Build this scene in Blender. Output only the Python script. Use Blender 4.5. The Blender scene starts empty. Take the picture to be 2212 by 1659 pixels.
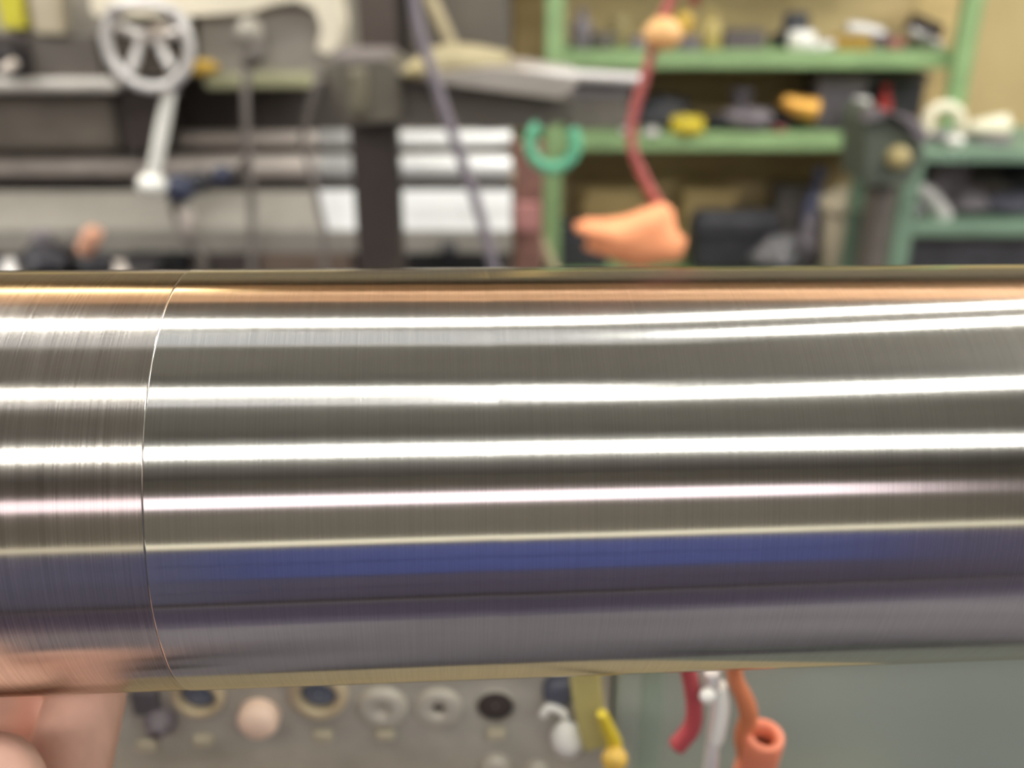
import bpy, bmesh, math, random
from mathutils import Vector, Matrix
random.seed(4)
scene = bpy.context.scene
COL = scene.collection

# ------------------------------------------------------------------ camera
FPX, CX, CY = 2100.0, 1106.0, 829.5          # focal length in pixels of the 2212x1659 frame
PITCH = math.radians(24.0)
CAM = Vector((0.0, 0.0, 1.5))
FWD = Vector((0, math.cos(PITCH), -math.sin(PITCH)))
UP = Vector((0, math.sin(PITCH), math.cos(PITCH)))
cd = bpy.data.cameras.new('camera')
cam = bpy.data.objects.new('camera', cd)
COL.objects.link(cam)
cam.location = CAM
cam.rotation_euler = (math.pi / 2 - PITCH, 0, 0)
cd.sensor_width = 36.0
cd.lens = 36.0 * FPX / 2212.0
cd.clip_start = 0.01
cd.clip_end = 60
cd.dof.use_dof = True
cd.dof.focus_distance = 0.150
cd.dof.aperture_fstop = 12.5
scene.camera = cam
scene.view_settings.view_transform = 'Standard'
scene.view_settings.look = 'None'
scene.view_settings.gamma = 1.0
scene.view_settings.use_curve_mapping = False
scene.view_settings.exposure = 0.5
scene.cycles.use_denoising = True
scene.cycles.use_light_tree = False
scene.cycles.max_bounces = 4
scene.cycles.diffuse_bounces = 3
scene.cycles.glossy_bounces = 3
scene.cycles.use_adaptive_sampling = True
scene.cycles.adaptive_threshold = 0.08

world = bpy.data.worlds.new('world')
scene.world = world
world.use_nodes = True
world.node_tree.nodes['Background'].inputs[0].default_value = (0.55, 0.62, 0.7, 1)
world.node_tree.nodes['Background'].inputs[1].default_value = 0.3

LAMP = 19.0      # emission of the white ceiling lamps
WARM = 9.0       # emission of the amber lamp

def P(x, y, Y):
    """world point at depth Y seen at photo pixel (x, y)"""
    d = FWD * FPX + Vector((1, 0, 0)) * (x - CX) - UP * (y - CY)
    return CAM + d * (Y / d.y)

def Z(y, Y):
    return P(CX, y, Y).z

def X(x, y, Y):
    return P(x, y, Y).x

# --------------------------------------------------------------- materials
def lin(c):
    return tuple((v / 12.92 if v <= 0.04045 else ((v + 0.055) / 1.055) ** 2.4) for v in (q / 255 for q in c))

MATS = {}
def mat(name, rgb, rough=0.6, metal=0.0, var=0.25, scale=18.0, bump=0.0, stretch=(1, 1, 1), spec=0.5):
    """procedural painted / metal / cloth surface: colour broken up with noise, optional fine bump"""
    if name in MATS:
        return MATS[name]
    m = bpy.data.materials.new(name)
    m.use_nodes = True
    nt = m.node_tree
    b = nt.nodes['Principled BSDF']
    c = lin(rgb)
    tc = nt.nodes.new('ShaderNodeTexCoord')
    mp = nt.nodes.new('ShaderNodeMapping')
    mp.inputs['Scale'].default_value = stretch
    no = nt.nodes.new('ShaderNodeTexNoise')
    no.inputs['Scale'].default_value = scale
    no.inputs['Detail'].default_value = 2
    nt.links.new(tc.outputs['Object'], mp.inputs[0])
    nt.links.new(mp.outputs[0], no.inputs['Vector'])
    ra = nt.nodes.new('ShaderNodeValToRGB')
    ra.color_ramp.elements[0].position = 0.3
    ra.color_ramp.elements[1].position = 0.7
    ra.color_ramp.elements[0].color = tuple(v * (1 - var) for v in c) + (1,)
    ra.color_ramp.elements[1].color = tuple(min(1, v * (1 + var)) for v in c) + (1,)
    nt.links.new(no.outputs['Fac'], ra.inputs[0])
    nt.links.new(ra.outputs[0], b.inputs['Base Color'])
    b.inputs['Roughness'].default_value = rough
    b.inputs['Metallic'].default_value = metal
    b.inputs['Specular IOR Level'].default_value = spec
    if bump:
        bp = nt.nodes.new('ShaderNodeBump')
        bp.inputs['Strength'].default_value = bump
        bp.inputs['Distance'].default_value = 0.01
        nt.links.new(no.outputs['Fac'], bp.inputs['Height'])
        nt.links.new(bp.outputs[0], b.inputs['Normal'])
    MATS[name] = m
    return m

def emit(name, rgb, s):
    m = bpy.data.materials.new(name)
    m.use_nodes = True
    nt = m.node_tree
    nt.nodes.clear()
    o = nt.nodes.new('ShaderNodeOutputMaterial')
    e = nt.nodes.new('ShaderNodeEmission')
    e.inputs[0].default_value = lin(rgb) + (1,)
    e.inputs[1].default_value = s
    nt.links.new(e.outputs[0], o.inputs[0])
    MATS[name] = m
    return m

def turned_steel(name, rough, aniso, streak, rgb):
    """lathe-turned steel: grooves run round the bar, so reflections smear along its axis"""
    m = bpy.data.materials.new(name)
    m.use_nodes = True
    nt = m.node_tree
    nt.nodes.clear()
    o = nt.nodes.new('ShaderNodeOutputMaterial')
    g = nt.nodes.new('ShaderNodeBsdfAnisotropic')
    tg = nt.nodes.new('ShaderNodeTangent')
    tg.direction_type = 'RADIAL'
    tg.axis = 'X'
    tc = nt.nodes.new('ShaderNodeTexCoord')
    mp = nt.nodes.new('ShaderNodeMapping')
    mp.inputs['Scale'].default_value = (3800, 45, 45)
    no = nt.nodes.new('ShaderNodeTexNoise')
    no.inputs['Scale'].default_value = 1.0
    no.inputs['Detail'].default_value = 3
    nt.links.new(tc.outputs['Object'], mp.inputs[0])
    nt.links.new(mp.outputs[0], no.inputs['Vector'])
    ra = nt.nodes.new('ShaderNodeValToRGB')
    ra.color_ramp.elements[0].position = 0.3
    ra.color_ramp.elements[1].position = 0.7
    c = lin(rgb)
    ra.color_ramp.elements[0].color = tuple(v * (1 - streak) for v in c) + (1,)
    ra.color_ramp.elements[1].color = tuple(min(1, v * (1 + streak)) for v in c) + (1,)
    nt.links.new(no.outputs['Fac'], ra.inputs[0])
    nt.links.new(ra.outputs[0], g.inputs['Color'])
    mr = nt.nodes.new('ShaderNodeMapRange')
    mr.inputs['From Min'].default_value = 0.3
    mr.inputs['From Max'].default_value = 0.7
    mr.inputs['To Min'].default_value = rough * (1 - streak)
    mr.inputs['To Max'].default_value = rough * (1 + streak)
    nt.links.new(no.outputs['Fac'], mr.inputs[0])
    nt.links.new(mr.outputs[0], g.inputs['Roughness'])
    g.inputs['Anisotropy'].default_value = aniso
    nt.links.new(tg.outputs[0], g.inputs['Tangent'])
    nt.links.new(g.outputs[0], o.inputs[0])
    MATS[name] = m
    return m

# ------------------------------------------------------------ mesh helpers
RS = 1.0
class MB:
    def __init__(self):
        self.v = []
        self.f = []
        self.s = []
    def add(self, vs, fs, smooth=False):
        n = len(self.v)
        self.v += [tuple(p) for p in vs]
        self.f += [tuple(i + n for i in q) for q in fs]
        self.s += [smooth] * len(fs)
        return self
    def box(self, c, s, rot=None, bev=0.0):
        hx, hy, hz = s[0] / 2, s[1] / 2, s[2] / 2
        bm = bmesh.new()
        bmesh.ops.create_cube(bm, size=1)
        for v in bm.verts:
            v.co = Vector((v.co.x * s[0], v.co.y * s[1], v.co.z * s[2]))
        if bev:
            bmesh.ops.bevel(bm, geom=list(bm.edges), offset=min(bev, min(s) * 0.45), segments=2, affect='EDGES', profile=0.5)
        M = Matrix.Translation(Vector(c)) @ (rot.to_4x4() if rot is not None else Matrix.Identity(4))
        bm.verts.index_update()
        self.add([M @ v.co for v in bm.verts], [[v.index for v in f.verts] for f in bm.faces])
        bm.free()
        return self
    def lathe(self, prof, o, axis=(0, 0, 1), n=32, caps=True):
        """revolve [(radius, height)...] about an axis through o"""
        a = Vector(axis).normalized()
        t = a.orthogonal().normalized()
        u = a.cross(t)
        o = Vector(o)
        vs = []
        for r, h in prof:
            for k in range(n):
                q = 2 * math.pi * k / n
                vs.append(o + a * h + (t * math.cos(q) + u * math.sin(q)) * r)
        fs = []
        for i in range(len(prof) - 1):
            for k in range(n):
                k2 = (k + 1) % n
                fs.append((i * n + k, i * n + k2, (i + 1) * n + k2, (i + 1) * n + k))
        self.add(vs, fs, True)
        if caps:
            b = len(self.v) - len(vs)
            if prof[0][0] > 1e-6:
                self.f.append(tuple(b + k for k in reversed(range(n)))); self.s.append(False)
            if prof[-1][0] > 1e-6:
                e = b + (len(prof) - 1) * n
                self.f.append(tuple(e + k for k in range(n))); self.s.append(False)
        return self
    def cyl(self, p, q, r, r2=None, n=24):
        p, q = Vector(p), Vector(q)
        r2 = (r if r2 is None else r2) * RS
        r = r * RS
        d = q - p
        L = d.length
        e = min(r, r2, L) * 0.12
        return self.lathe([(r - e, 0), (r, e), (r2, L - e), (r2 - e, L)], p, d, n)
    def ball(self, c, r, sz=(1, 1, 1), n=16):
        r = r * RS
        prof = [(max(1e-5, math.sin(math.pi * k / n)) * r, -math.cos(math.pi * k / n) * r) for k in range(n + 1)]
        b = len(self.v)
        self.lathe(prof, (0, 0, 0), (0, 0, 1), n * 2, caps=False)
        c = Vector(c)
        for i in range(b, len(self.v)):
            v = self.v[i]
            self.v[i] = tuple((v[0] * sz[0] + c.x, v[1] * sz[1] + c.y, v[2] * sz[2] + c.z))
        return self
    def tube(self, pts, r, n=12, closed=False, sub=6):
        """round tube through smoothed points; r may be a list"""
        pts = [Vector(p) for p in pts]
        m = len(pts)
        rs = [v * RS for v in (r if isinstance(r, (list, tuple)) else [r] * m)]
        P_, R_ = [], []
        segs = m if closed else m - 1
        for i in range(segs):
            if closed:
                p0, p1, p2, p3 = pts[(i - 1) % m], pts[i], pts[(i + 1) % m], pts[(i + 2) % m]
            else:
                p0, p1, p2, p3 = pts[max(i - 1, 0)], pts[i], pts[i + 1], pts[min(i + 2, m - 1)]
            for k in range(sub):
                t = k / sub
                P_.append(0.5 * ((2 * p1) + (p2 - p0) * t + (2 * p0 - 5 * p1 + 4 * p2 - p3) * t * t + (3 * p1 - p0 - 3 * p2 + p3) * t ** 3))
                R_.append(rs[i] * (1 - t) + rs[(i + 1) % m] * t)
        if not closed:
            P_.append(pts[-1]); R_.append(rs[-1])
        N = len(P_)
        vs = []
        nrm = None
        for i in range(N):
            if closed:
                d = P_[(i + 1) % N] - P_[i - 1]
            else:
                d = P_[min(i + 1, N - 1)] - P_[max(i - 1, 0)]
            d.normalize()
            if nrm is None:
                nrm = d.orthogonal().normalized()
            nrm = (nrm - d * nrm.dot(d)).normalized()
            bn = d.cross(nrm)
            for k in range(n):
                q = 2 * math.pi * k / n
                vs.append(P_[i] + (nrm * math.cos(q) + bn * math.sin(q)) * R_[i])
        fs = []
        for i in range(N if closed else N - 1):
            j = (i + 1) % N
            for k in range(n):
                k2 = (k + 1) % n
                fs.append((i * n + k, i * n + k2, j * n + k2, j * n + k))
        b = len(self.v)
        self.add(vs, fs, True)
        if not closed:
            self.f.append(tuple(b + k for k in reversed(range(n)))); self.s.append(False)
            self.f.append(tuple(b + (N - 1) * n + k for k in range(n))); self.s.append(False)
        return self
    def prism(self, poly, o, ax, ay, az, depth, smooth=False):
        """extrude the 2-D outline poly (in ax, ay) by depth along az"""
        o, ax, ay, az = Vector(o), Vector(ax), Vector(ay), Vector(az)
        n = len(poly)
        vs = [o + ax * p[0] + ay * p[1] for p in poly] + [o + ax * p[0] + ay * p[1] + az * depth for p in poly]
        fs = [tuple(range(n)), tuple(reversed(range(n, 2 * n)))]
        self.add(vs, fs)
        b = len(self.v) - 2 * n
        for k in range(n):
            k2 = (k + 1) % n
            self.f.append((b + k, b + n + k, b + n + k2, b + k2)); self.s.append(smooth)
        return self
    def build(self, name, m, parent=None):
        me = bpy.data.meshes.new(name)
        # origin at the base centre of the shape, so that things can be moved sensibly
        if parent is None:
            xs = [p[0] for p in self.v]; ys = [p[1] for p in self.v]; zs = [p[2] for p in self.v]
            o = Vector(((min(xs) + max(xs)) / 2, (min(ys) + max(ys)) / 2, min(zs)))
        else:
            o = Vector(parent.location)
        me.from_pydata([tuple(Vector(p) - o) for p in self.v], [], self.f)
        bm = bmesh.new(); bm.from_mesh(me)
        bmesh.ops.recalc_face_normals(bm, faces=bm.faces)
        bm.to_mesh(me); bm.free()
        for i, p in enumerate(me.polygons):
            p.use_smooth = self.s[i]
        me.materials.append(m)
        ob = bpy.data.objects.new(name, me)
        COL.objects.link(ob)
        if parent is None:
            ob.location = o
        else:
            ob.parent = parent
            root = parent
            while root.parent:
                root = root.parent
        return ob

def thing(name, label, cat, loc, group=None):
    o = bpy.data.objects.new(name, None)
    COL.objects.link(o)
    o.location = loc
    o.empty_display_size = 0.02
    return tag(o, label, cat, group)

def tag(o, label, cat, group=None):
    o['label'] = label
    o['category'] = cat
    if group:
        o['group'] = group
    return o

def struct(o):
    o['kind'] = 'structure'
    return o

def part(mb, name, m, root, sub=None):
    """mesh part under a thing whose root Empty stands at root.location (sub: the part it belongs to)"""
    ob = mb.build(name, m, root)
    if sub is not None:
        ob.parent = sub
    return ob

def single(mb, name, m, label, cat, group=None):
    return tag(mb.build(name, m), label, cat, group)

# --------------------------------------------------------------- materials
M_cream = mat('cream_paint', (232, 222, 198), 0.45, 0, 0.05, 6)
M_lgrey = mat('lathe_grey_paint', (160, 153, 140), 0.55, 0, 0.15, 8)
M_dgrey = mat('lathe_dark_paint', (100, 93, 86), 0.6, 0, 0.2, 9)
M_brown = mat('dark_brown_paint', (66, 57, 52), 0.6, 0, 0.2, 9)
M_black = mat('black_rubber', (56, 55, 58), 0.6, 0, 0.3, 20)
M_oily = mat('oily_black_steel', (52, 50, 54), 0.4, 0.5, 0.3, 30)
M_steel = mat('worn_steel', (176, 172, 170), 0.38, 0.75, 0.15, 25)
M_glare = mat('glare_steel', (238, 238, 234), 0.42, 0.35, 0.05, 12)  # pale tone paints ceiling lamp reflections on the lathe rods and guard
M_dull = mat('dull_steel', (198, 187, 176), 0.5, 0.3, 0.12, 14)
M_silver = mat('silver_cast', (222, 218, 213), 0.45, 0.4, 0.06, 15)
M_green = mat('shelf_green_paint', (138, 166, 114), 0.55, 0, 0.12, 10)
M_bgreen = mat('bench_green_paint', (112, 136, 114), 0.55, 0, 0.12, 10)
M_mgreen = mat('machine_green_paint', (158, 165, 152), 0.5, 0, 0.08, 5)
M_mgrey = mat('machine_grey_paint', (170, 165, 152), 0.55, 0, 0.14, 60)
M_wall = mat('ochre_wall_paint', (190, 170, 120), 0.8, 0, 0.1, 3)
M_ply = mat('plywood', (198, 172, 118), 0.75, 0, 0.15, 4, 0, (1, 1, 6))
M_plydark = mat('plywood_stained', (200, 176, 130), 0.8, 0, 0.2, 5, 0, (1, 1, 5))
M_orange = mat('orange_cloth', (255, 164, 116), 0.85, 0, 0.08, 30, 0.3)
M_redcord = mat('red_cord', (182, 98, 94), 0.7, 0, 0.15, 60)
M_hook = mat('mint_green_paint', (108, 188, 148), 0.5, 0, 0.08, 20)
M_yellow = mat('yellow_plastic', (206, 184, 50), 0.5, 0, 0.1, 20)
M_ochre = mat('ochre_plastic', (206, 168, 70), 0.5, 0, 0.12, 20)
M_white = mat('white_plastic', (240, 238, 228), 0.4, 0, 0.04, 20)
M_ivory = mat('ivory_plastic', (228, 222, 194), 0.45, 0, 0.05, 20)
M_beige = mat('beige_plastic', (188, 176, 150), 0.55, 0, 0.08, 14)
M_mauve = mat('mauve_grey_paint', (120, 112, 116), 0.6, 0, 0.15, 20)
M_blueg = mat('blue_black_rubber', (54, 58, 78), 0.5, 0, 0.2, 30)
M_red = mat('red_plastic', (196, 60, 56), 0.5, 0, 0.1, 20)
M_gold = mat('golden_brass', (226, 170, 78), 0.4, 0.4, 0.1, 25)
M_copper = mat('copper_tape', (226, 170, 140), 0.5, 0.2, 0.1, 25)
M_rust = mat('rust_red_paint', (138, 98, 86), 0.7, 0, 0.25, 14)
M_concrete = mat('concrete', (104, 100, 108), 0.75, 0, 0.15, 3, 0.1)
M_ceil = mat('ceiling_grey', (114, 111, 106), 0.9, 0, 0.1, 2)
M_greywall = mat('grey_wall_paint', (118, 114, 106), 0.8, 0, 0.08, 2)
M_cable = mat('grey_cable', (128, 120, 128), 0.55, 0, 0.1, 40)
M_bag = mat('olive_paper', (164, 153, 120), 0.75, 0, 0.12, 12, 0.3)
M_slateblue = mat('grey_blue_paint', (100, 102, 126), 0.45, 0, 0.08, 5)
M_slate = mat('slate_purple_paint', (88, 84, 106), 0.45, 0, 0.08, 5)
M_blue = mat('blue_cabinet_paint', (78, 90, 154), 0.45, 0, 0.08, 5)
M_navy = mat('navy_work_cloth', (58, 62, 86), 0.85, 0, 0.12, 60, 0.2)
M_hose = mat('grey_brown_hose', (126, 118, 112), 0.55, 0, 0.1, 40)
M_matte = mat('purple_grey_rubber', (74, 68, 88), 0.7, 0, 0.15, 20)
M_lens = mat('dark_sight_glass', (100, 106, 118), 0.12, 0, 0.2, 30)
M_brass = mat('dull_brass_ring', (196, 180, 146), 0.45, 0.1, 0.1, 60)
M_peach = mat('peach_plastic', (255, 222, 196), 0.4, 0, 0.05, 30)
M_palez = mat('pale_zinc', (196, 190, 174), 0.45, 0.2, 0.08, 80)
M_crane = mat('orange_beam_paint', (250, 200, 160), 0.5, 0, 0.08, 3)
M_hair = mat('brown_hair', (62, 46, 36), 0.6, 0, 0.3, 90)
M_shoe = mat('black_leather', (40, 36, 34), 0.45, 0, 0.2, 40)
M_lamp = emit('white_lamp_diffuser', (255, 255, 252), LAMP)
M_warm = emit('amber_lamp_diffuser', (255, 222, 164), WARM)
M_dim = emit('dim_lamp_diffuser', (250, 252, 255), 0.45)
M_half = emit('half_bright_diffuser', (252, 252, 255), 0.50)
M_pinkwin = emit('daylit_frosted_glass', (250, 232, 244), 1.75)

# skin with subsurface and fine bump
def skin_mat():
    m = mat('skin', (240, 190, 168), 0.5, 0, 0.08, 120, 0.12)
    b = m.node_tree.nodes['Principled BSDF']
    b.inputs['Subsurface Weight'].default_value = 0.0
    b.inputs['Subsurface Radius'].default_value = (0.008, 0.003, 0.002)
    b.inputs['Subsurface Scale'].default_value = 0.5
    return m
M_skin = skin_mat()

# ------------------------------------------------------------ room + lamps
XL, XR, YN, YF, ZC = -3.6, 4.6, -5.0, 3.65, 4.0
struct(MB().box(((XL + XR) / 2, (YN + YF) / 2, -0.05), (XR - XL + 0.4, YF - YN + 0.4, 0.1)).build('floor', M_concrete))
struct(MB().box(((XL + XR) / 2, (YN + YF) / 2, ZC + 0.05), (XR - XL + 0.4, YF - YN + 0.4, 0.1)).build('ceiling', M_ceil))
struct(MB().box(((XL + XR) / 2, YF + 0.05, 0.85), (XR - XL, 0.1, 1.7)).build('wall_back', M_wall))
# darker painted upper half of the same wall
struct(MB().box(((XL + XR) / 2, YF + 0.05, (1.7 + ZC) / 2), (XR - XL, 0.1, ZC - 1.7)).build('wall_back_upper', mat('olive_grey_wall', (112, 104, 86), 0.85, 0, 0.1, 3)))
struct(MB().box((XL - 0.05, (YN + YF) / 2, ZC / 2), (0.1, YF - YN, ZC)).build('wall_left', M_greywall))
struct(MB().box((XR + 0.05, (YN + YF) / 2, ZC / 2), (0.1, YF - YN, ZC)).build('wall_right', M_greywall))
# wall behind the photographer, with a strip window
WZ0, WZ1, WX0, WX1 = 2.55, 3.12, -3.0, 3.05
w = MB()
w.box(((XL + XR) / 2, YN - 0.05, WZ0 / 2), (XR - XL, 0.1, WZ0))
w.box(((XL + XR) / 2, YN - 0.05, (WZ1 + ZC) / 2), (XR - XL, 0.1, ZC - WZ1))
w.box(((XL + WX0) / 2, YN - 0.05, (WZ0 + WZ1) / 2), (WX0 - XL, 0.1, WZ1 - WZ0))
w.box(((XR + WX1) / 2, YN - 0.05, (WZ0 + WZ1) / 2), (XR - WX1, 0.1, WZ1 - WZ0))
struct(w.build('wall_front', M_greywall))
win = bpy.data.objects.new('window_1', None); COL.objects.link(win); struct(win)
win.location = ((WX0 + WX1) / 2, YN - 0.05, WZ0)
fr = MB()
for z in (WZ0 + 0.015, WZ1 - 0.015):
    fr.box(((WX0 + WX1) / 2, YN - 0.05, z), (WX1 - WX0, 0.08, 0.03))
NW = 4
for k in range(NW + 1):
    fr.box((WX0 + 0.015 + (WX1 - WX0 - 0.03) * k / NW, YN - 0.05, (WZ0 + WZ1) / 2), (0.03, 0.08, WZ1 - WZ0 - 0.06))
part(fr, 'window_frame', M_white, win)
for k in range(NW):
    wd = (WX1 - WX0 - 0.03) / NW
    part(MB().box((WX0 + 0.015 + wd * (k + 0.5), YN - 0.05, (WZ0 + WZ1) / 2), (wd - 0.03, 0.01, WZ1 - WZ0 - 0.06)), 'pane', M_pinkwin, win)

def lamp(p, q, width, label, m=None, group='ceiling strip lamps', deep=0.05):
    """hanging strip lamp: sheet trough, two end caps, luminous diffuser, two hanger rods"""
    p, q = Vector(p), Vector(q)
    d = (q - p); L = d.length; d.normalize()
    side = Vector((0, 0, 1)).cross(d)
    rot = Matrix((d, side, Vector((0, 0, 1)))).transposed()
    c = (p + q) / 2
    t = thing('strip_lamp', label, 'lamp', c, group)
    part(MB().box(c + Vector((0, 0, deep / 2 + 0.02)), (L, width + 0.04, 0.04), rot, 0.006), 'housing', M_white, t)
    part(MB().box(c, (L - 0.04, width, deep), rot), 'diffuser', m or M_lamp, t)
    for s in (-1, 1):
        part(MB().box(c + d * s * (L / 2 - 0.01), (0.02, width + 0.03, deep), rot, 0.004), 'end_cap', M_white, t)
        h = c + d * s * L * 0.35
        part(MB().cyl(h + Vector((0, 0, deep / 2 + 0.04)), (h.x, h.y, 3.185 if h.z < 3.2 else ZC), 0.006, n=8), 'hanger_rod', M_steel, t)
    return t

ZL = 3.5
lamp((-1.9, 1.06, ZL), (0.36, 1.12, ZL), 0.08, 'long white strip lamp hanging just beyond the left half of the bar')
lamp((0.47, 1.18, ZL), (2.3, 2.1, ZL), 0.09, 'skewed white strip lamp hanging beyond the right half of the bar')
lamp((0.68, 0.74, ZL), (2.5, 1.60, ZL), 0.10, 'skewed white strip lamp hanging straight over the right half of the bar')
lamp((-2.4, 0.62, ZL), (0.58, 0.66, ZL), 0.36, 'dim strip lamp added for a soft grey band, hanging straight over the left half of the bar', M_dim)  # dim glow added to give the bar its soft grey band
lamp((-1.9, -0.55, ZL), (0.32, -0.55, ZL), 0.025, 'narrow white strip lamp over the left of the camera')
lamp((-1.9, -0.79, ZL), (0.48, -0.79, ZL), 0.17, 'half bright strip lamp beside the narrow one over the camera', M_half)
lamp((0.52, -0.72, ZL), (2.6, -0.22, ZL), 0.11, 'skewed white strip lamp over the right of the camera')
lamp((-2.6, -2.34, ZL), (0.98, -2.34, ZL), 0.17, 'broad white strip lamp behind the camera, left one of the far pair', None, 'ceiling strip lamps', 0.05)
lamp((1.0, -2.34, ZL), (3.9, -2.34, ZL), 0.17, 'broad white strip lamp behind the camera, right one of the far pair', None, 'ceiling strip lamps', 0.05)
lamp((-3.5, 1.4, ZL), (-2.05, 1.4, ZL), 0.45, 'added white fill lamp near the left wall, nearer one above the lathe')  # fill lamp, added to brighten the background
lamp((-3.5, 2.2, ZL), (-2.05, 2.2, ZL), 0.45, 'added white fill lamp near the left wall, farther one above the lathe')  # second added fill lamp for the background
lamp((-3.4, 0.2, ZL), (-3.4, 1.0, ZL), 0.4, 'short added white fill lamp along the left wall')  # added as well, lifts the light on the left side
lamp((3.0, 0.2, ZL), (3.0, 2.35, ZL), 0.45, 'added white fill lamp on the right, inner one of the pair above the bench')  # added fill lamp, lights the shelves and bench
lamp((4.1, 0.2, ZL), (4.1, 2.35, ZL), 0.4, 'added white fill lamp on the right, outer one of the pair above the bench')  # its added partner, also there for background light
lamp((-2.6, 2.66, 3.09), (-0.93, 2.62, 3.09), 0.14, 'amber strip lamp hanging under the orange crane girder', M_warm)

# overhead crane girder: welded box of four plates
t = thing('crane_girder', 'long light orange painted box girder of the overhead crane', 'girder', (0.5, 2.9, 3.2))
part(MB().box((0.5, 2.48, 3.56), (7.9, 0.03, 0.74)), 'front_plate', M_crane, t)
part(MB().box((0.5, 3.32, 3.56), (7.9, 0.03, 0.74)), 'rear_plate', M_crane, t)
part(MB().box((0.5, 2.90, 3.20), (7.9, 0.90, 0.03)), 'bottom_plate', M_crane, t)
part(MB().box((0.5, 2.90, 3.92), (7.9, 0.90, 0.03)), 'top_plate', M_crane, t)

# --------------------------------------------------------- the turned bar
AX = Vector((0.99703637, 0.07491701, -0.01749026)).normalized()
A0 = Vector((-0.01364054, 0.16066307, 1.41059479))
RAD = 0.038
M_bar = turned_steel('fine_turned_steel', 0.15, 0.56, 0.05, (226, 222, 214))
M_bar2 = turned_steel('coarse_turned_steel', 0.175, 0.5, 0.10, (214, 206, 196))
# the step edge is seen at photo pixel (308, 975)
def bar_t(x, y):
    d = (P(x, y, 1.0) - CAM).normalized()
    o = CAM - A0
    dp = d - AX * d.dot(AX); op = o - AX * o.dot(AX)
    A, B, C = dp.dot(dp), 2 * dp.dot(op), op.dot(op) - RAD * RAD
    t = (-B - math.sqrt(B * B - 4 * A * C)) / (2 * A)
    return (CAM + d * t - A0).dot(AX)
TS = bar_t(308, 975)
TG = bar_t(1075, 835)
rot = AX.to_track_quat('X', 'Z')
bar = thing('turned_steel_bar', 'thick bright turned steel bar lying across the foreground', 'steel bar', A0)
bar.rotation_mode = 'QUATERNION'
bar.rotation_quaternion = rot
def bar_part(name, prof, m):
    mb = MB()
    mb.lathe(prof, (0, 0, 0), (1, 0, 0), 256)
    me = bpy.data.meshes.new(name)
    me.from_pydata(mb.v, [], mb.f)
    bm = bmesh.new(); bm.from_mesh(me); bmesh.ops.recalc_face_normals(bm, faces=bm.faces); bm.to_mesh(me); bm.free()
    for p in me.polygons:
        p.use_smooth = len(p.vertices) == 4
    me.materials.append(m)
    o = bpy.data.objects.new(name, me); COL.objects.link(o); o.parent = bar
    for i in range(len(me.vertices)):
        pass
    return o
def ringed(t0, t1, r, n):
    return [(r, t0 + (t1 - t0) * k / n) for k in range(n + 1)]
o = bar_part('main_section', [(RAD - 0.0003, TS), (RAD - 0.00005, TS + 0.00004), (RAD - 0.00001, TS + 0.00014), (RAD, TS + 0.00026), (RAD, TS + 0.00032), (RAD, TS + 0.00038), (RAD, TS + 0.00046), (RAD, TS + 0.0007)] + ringed(TS + 0.002, TG - 0.0003, RAD, 6)
         + [(RAD - 0.000012, TG)] + ringed(TG + 0.0003, 0.90, RAD, 12) + [(RAD - 0.003, 0.903)], M_bar)
o['label'] = 'finely turned bright main length of the bar'
o = bar_part('end_section', [(RAD - 0.003, -0.26), (RAD - 0.00012, -0.257)] + [(RAD - 0.00012, -0.2568), (RAD - 0.00012, -0.2560)] + ringed(-0.25, TS - 0.002, RAD - 0.00012, 5) + [(RAD - 0.00012, TS - 0.0006), (RAD - 0.00012, TS - 0.0003), (RAD - 0.00012, TS - 0.0002), (RAD - 0.00012, TS - 0.00006)], M_bar2)
o['label'] = 'coarser turned end of the bar beyond the thin step line'
o = bar_part('step_line', [(RAD - 0.0003, TS - 0.0001), (RAD - 0.0001, TS - 0.00008), (RAD - 0.00009, TS + 0.00001), (RAD - 0.0003, TS + 0.00003)], mat('edge_steel', (150, 146, 140), 0.35, 0.9, 0.3, 300))
o['label'] = 'thin bright chamfer edge between the two finishes'

# floor stand that carries the right end of the bar
sx = 0.55
sp = A0 + AX * sx
t = thing('pipe_stand', 'steel roller stand on the floor carrying the far end of the bar', 'stand', (sp.x, sp.y, 0))
part(MB().cyl((sp.x, sp.y, 0.25), (sp.x, sp.y, sp.z - 0.12), 0.022), 'pole', M_steel, t)
for k in range(3):
    a = k * 2.094 + 0.5 + math.pi
    part(MB().tube([(sp.x, sp.y, 0.4), (sp.x + 0.12 * math.cos(a), sp.y - 0.03 + 0.03 * math.sin(a), 0.2), (sp.x + 0.26 * math.cos(a), sp.y - 0.06 + 0.1 * math.sin(a), 0.012)], 0.012), 'leg', M_bgreen, t)
part(MB().box((sp.x, sp.y, sp.z - 0.105), (0.06, 0.1, 0.03), None, 0.004), 'head_plate', M_bgreen, t)
side = Vector((0, 0, 1)).cross(AX).normalized()
for s in (-1, 1):
    c = sp + side * s * 0.044 + Vector((0, 0, -0.041))
    rl = part(MB().cyl(c - AX * 0.022, c + AX * 0.022, 0.0215), 'roller', M_steel, t)
    part(MB().box(c - AX * 0.027 + Vector((0, 0, -0.022)), (0.006, 0.03, 0.06)), 'bracket', M_bgreen, t)

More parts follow.
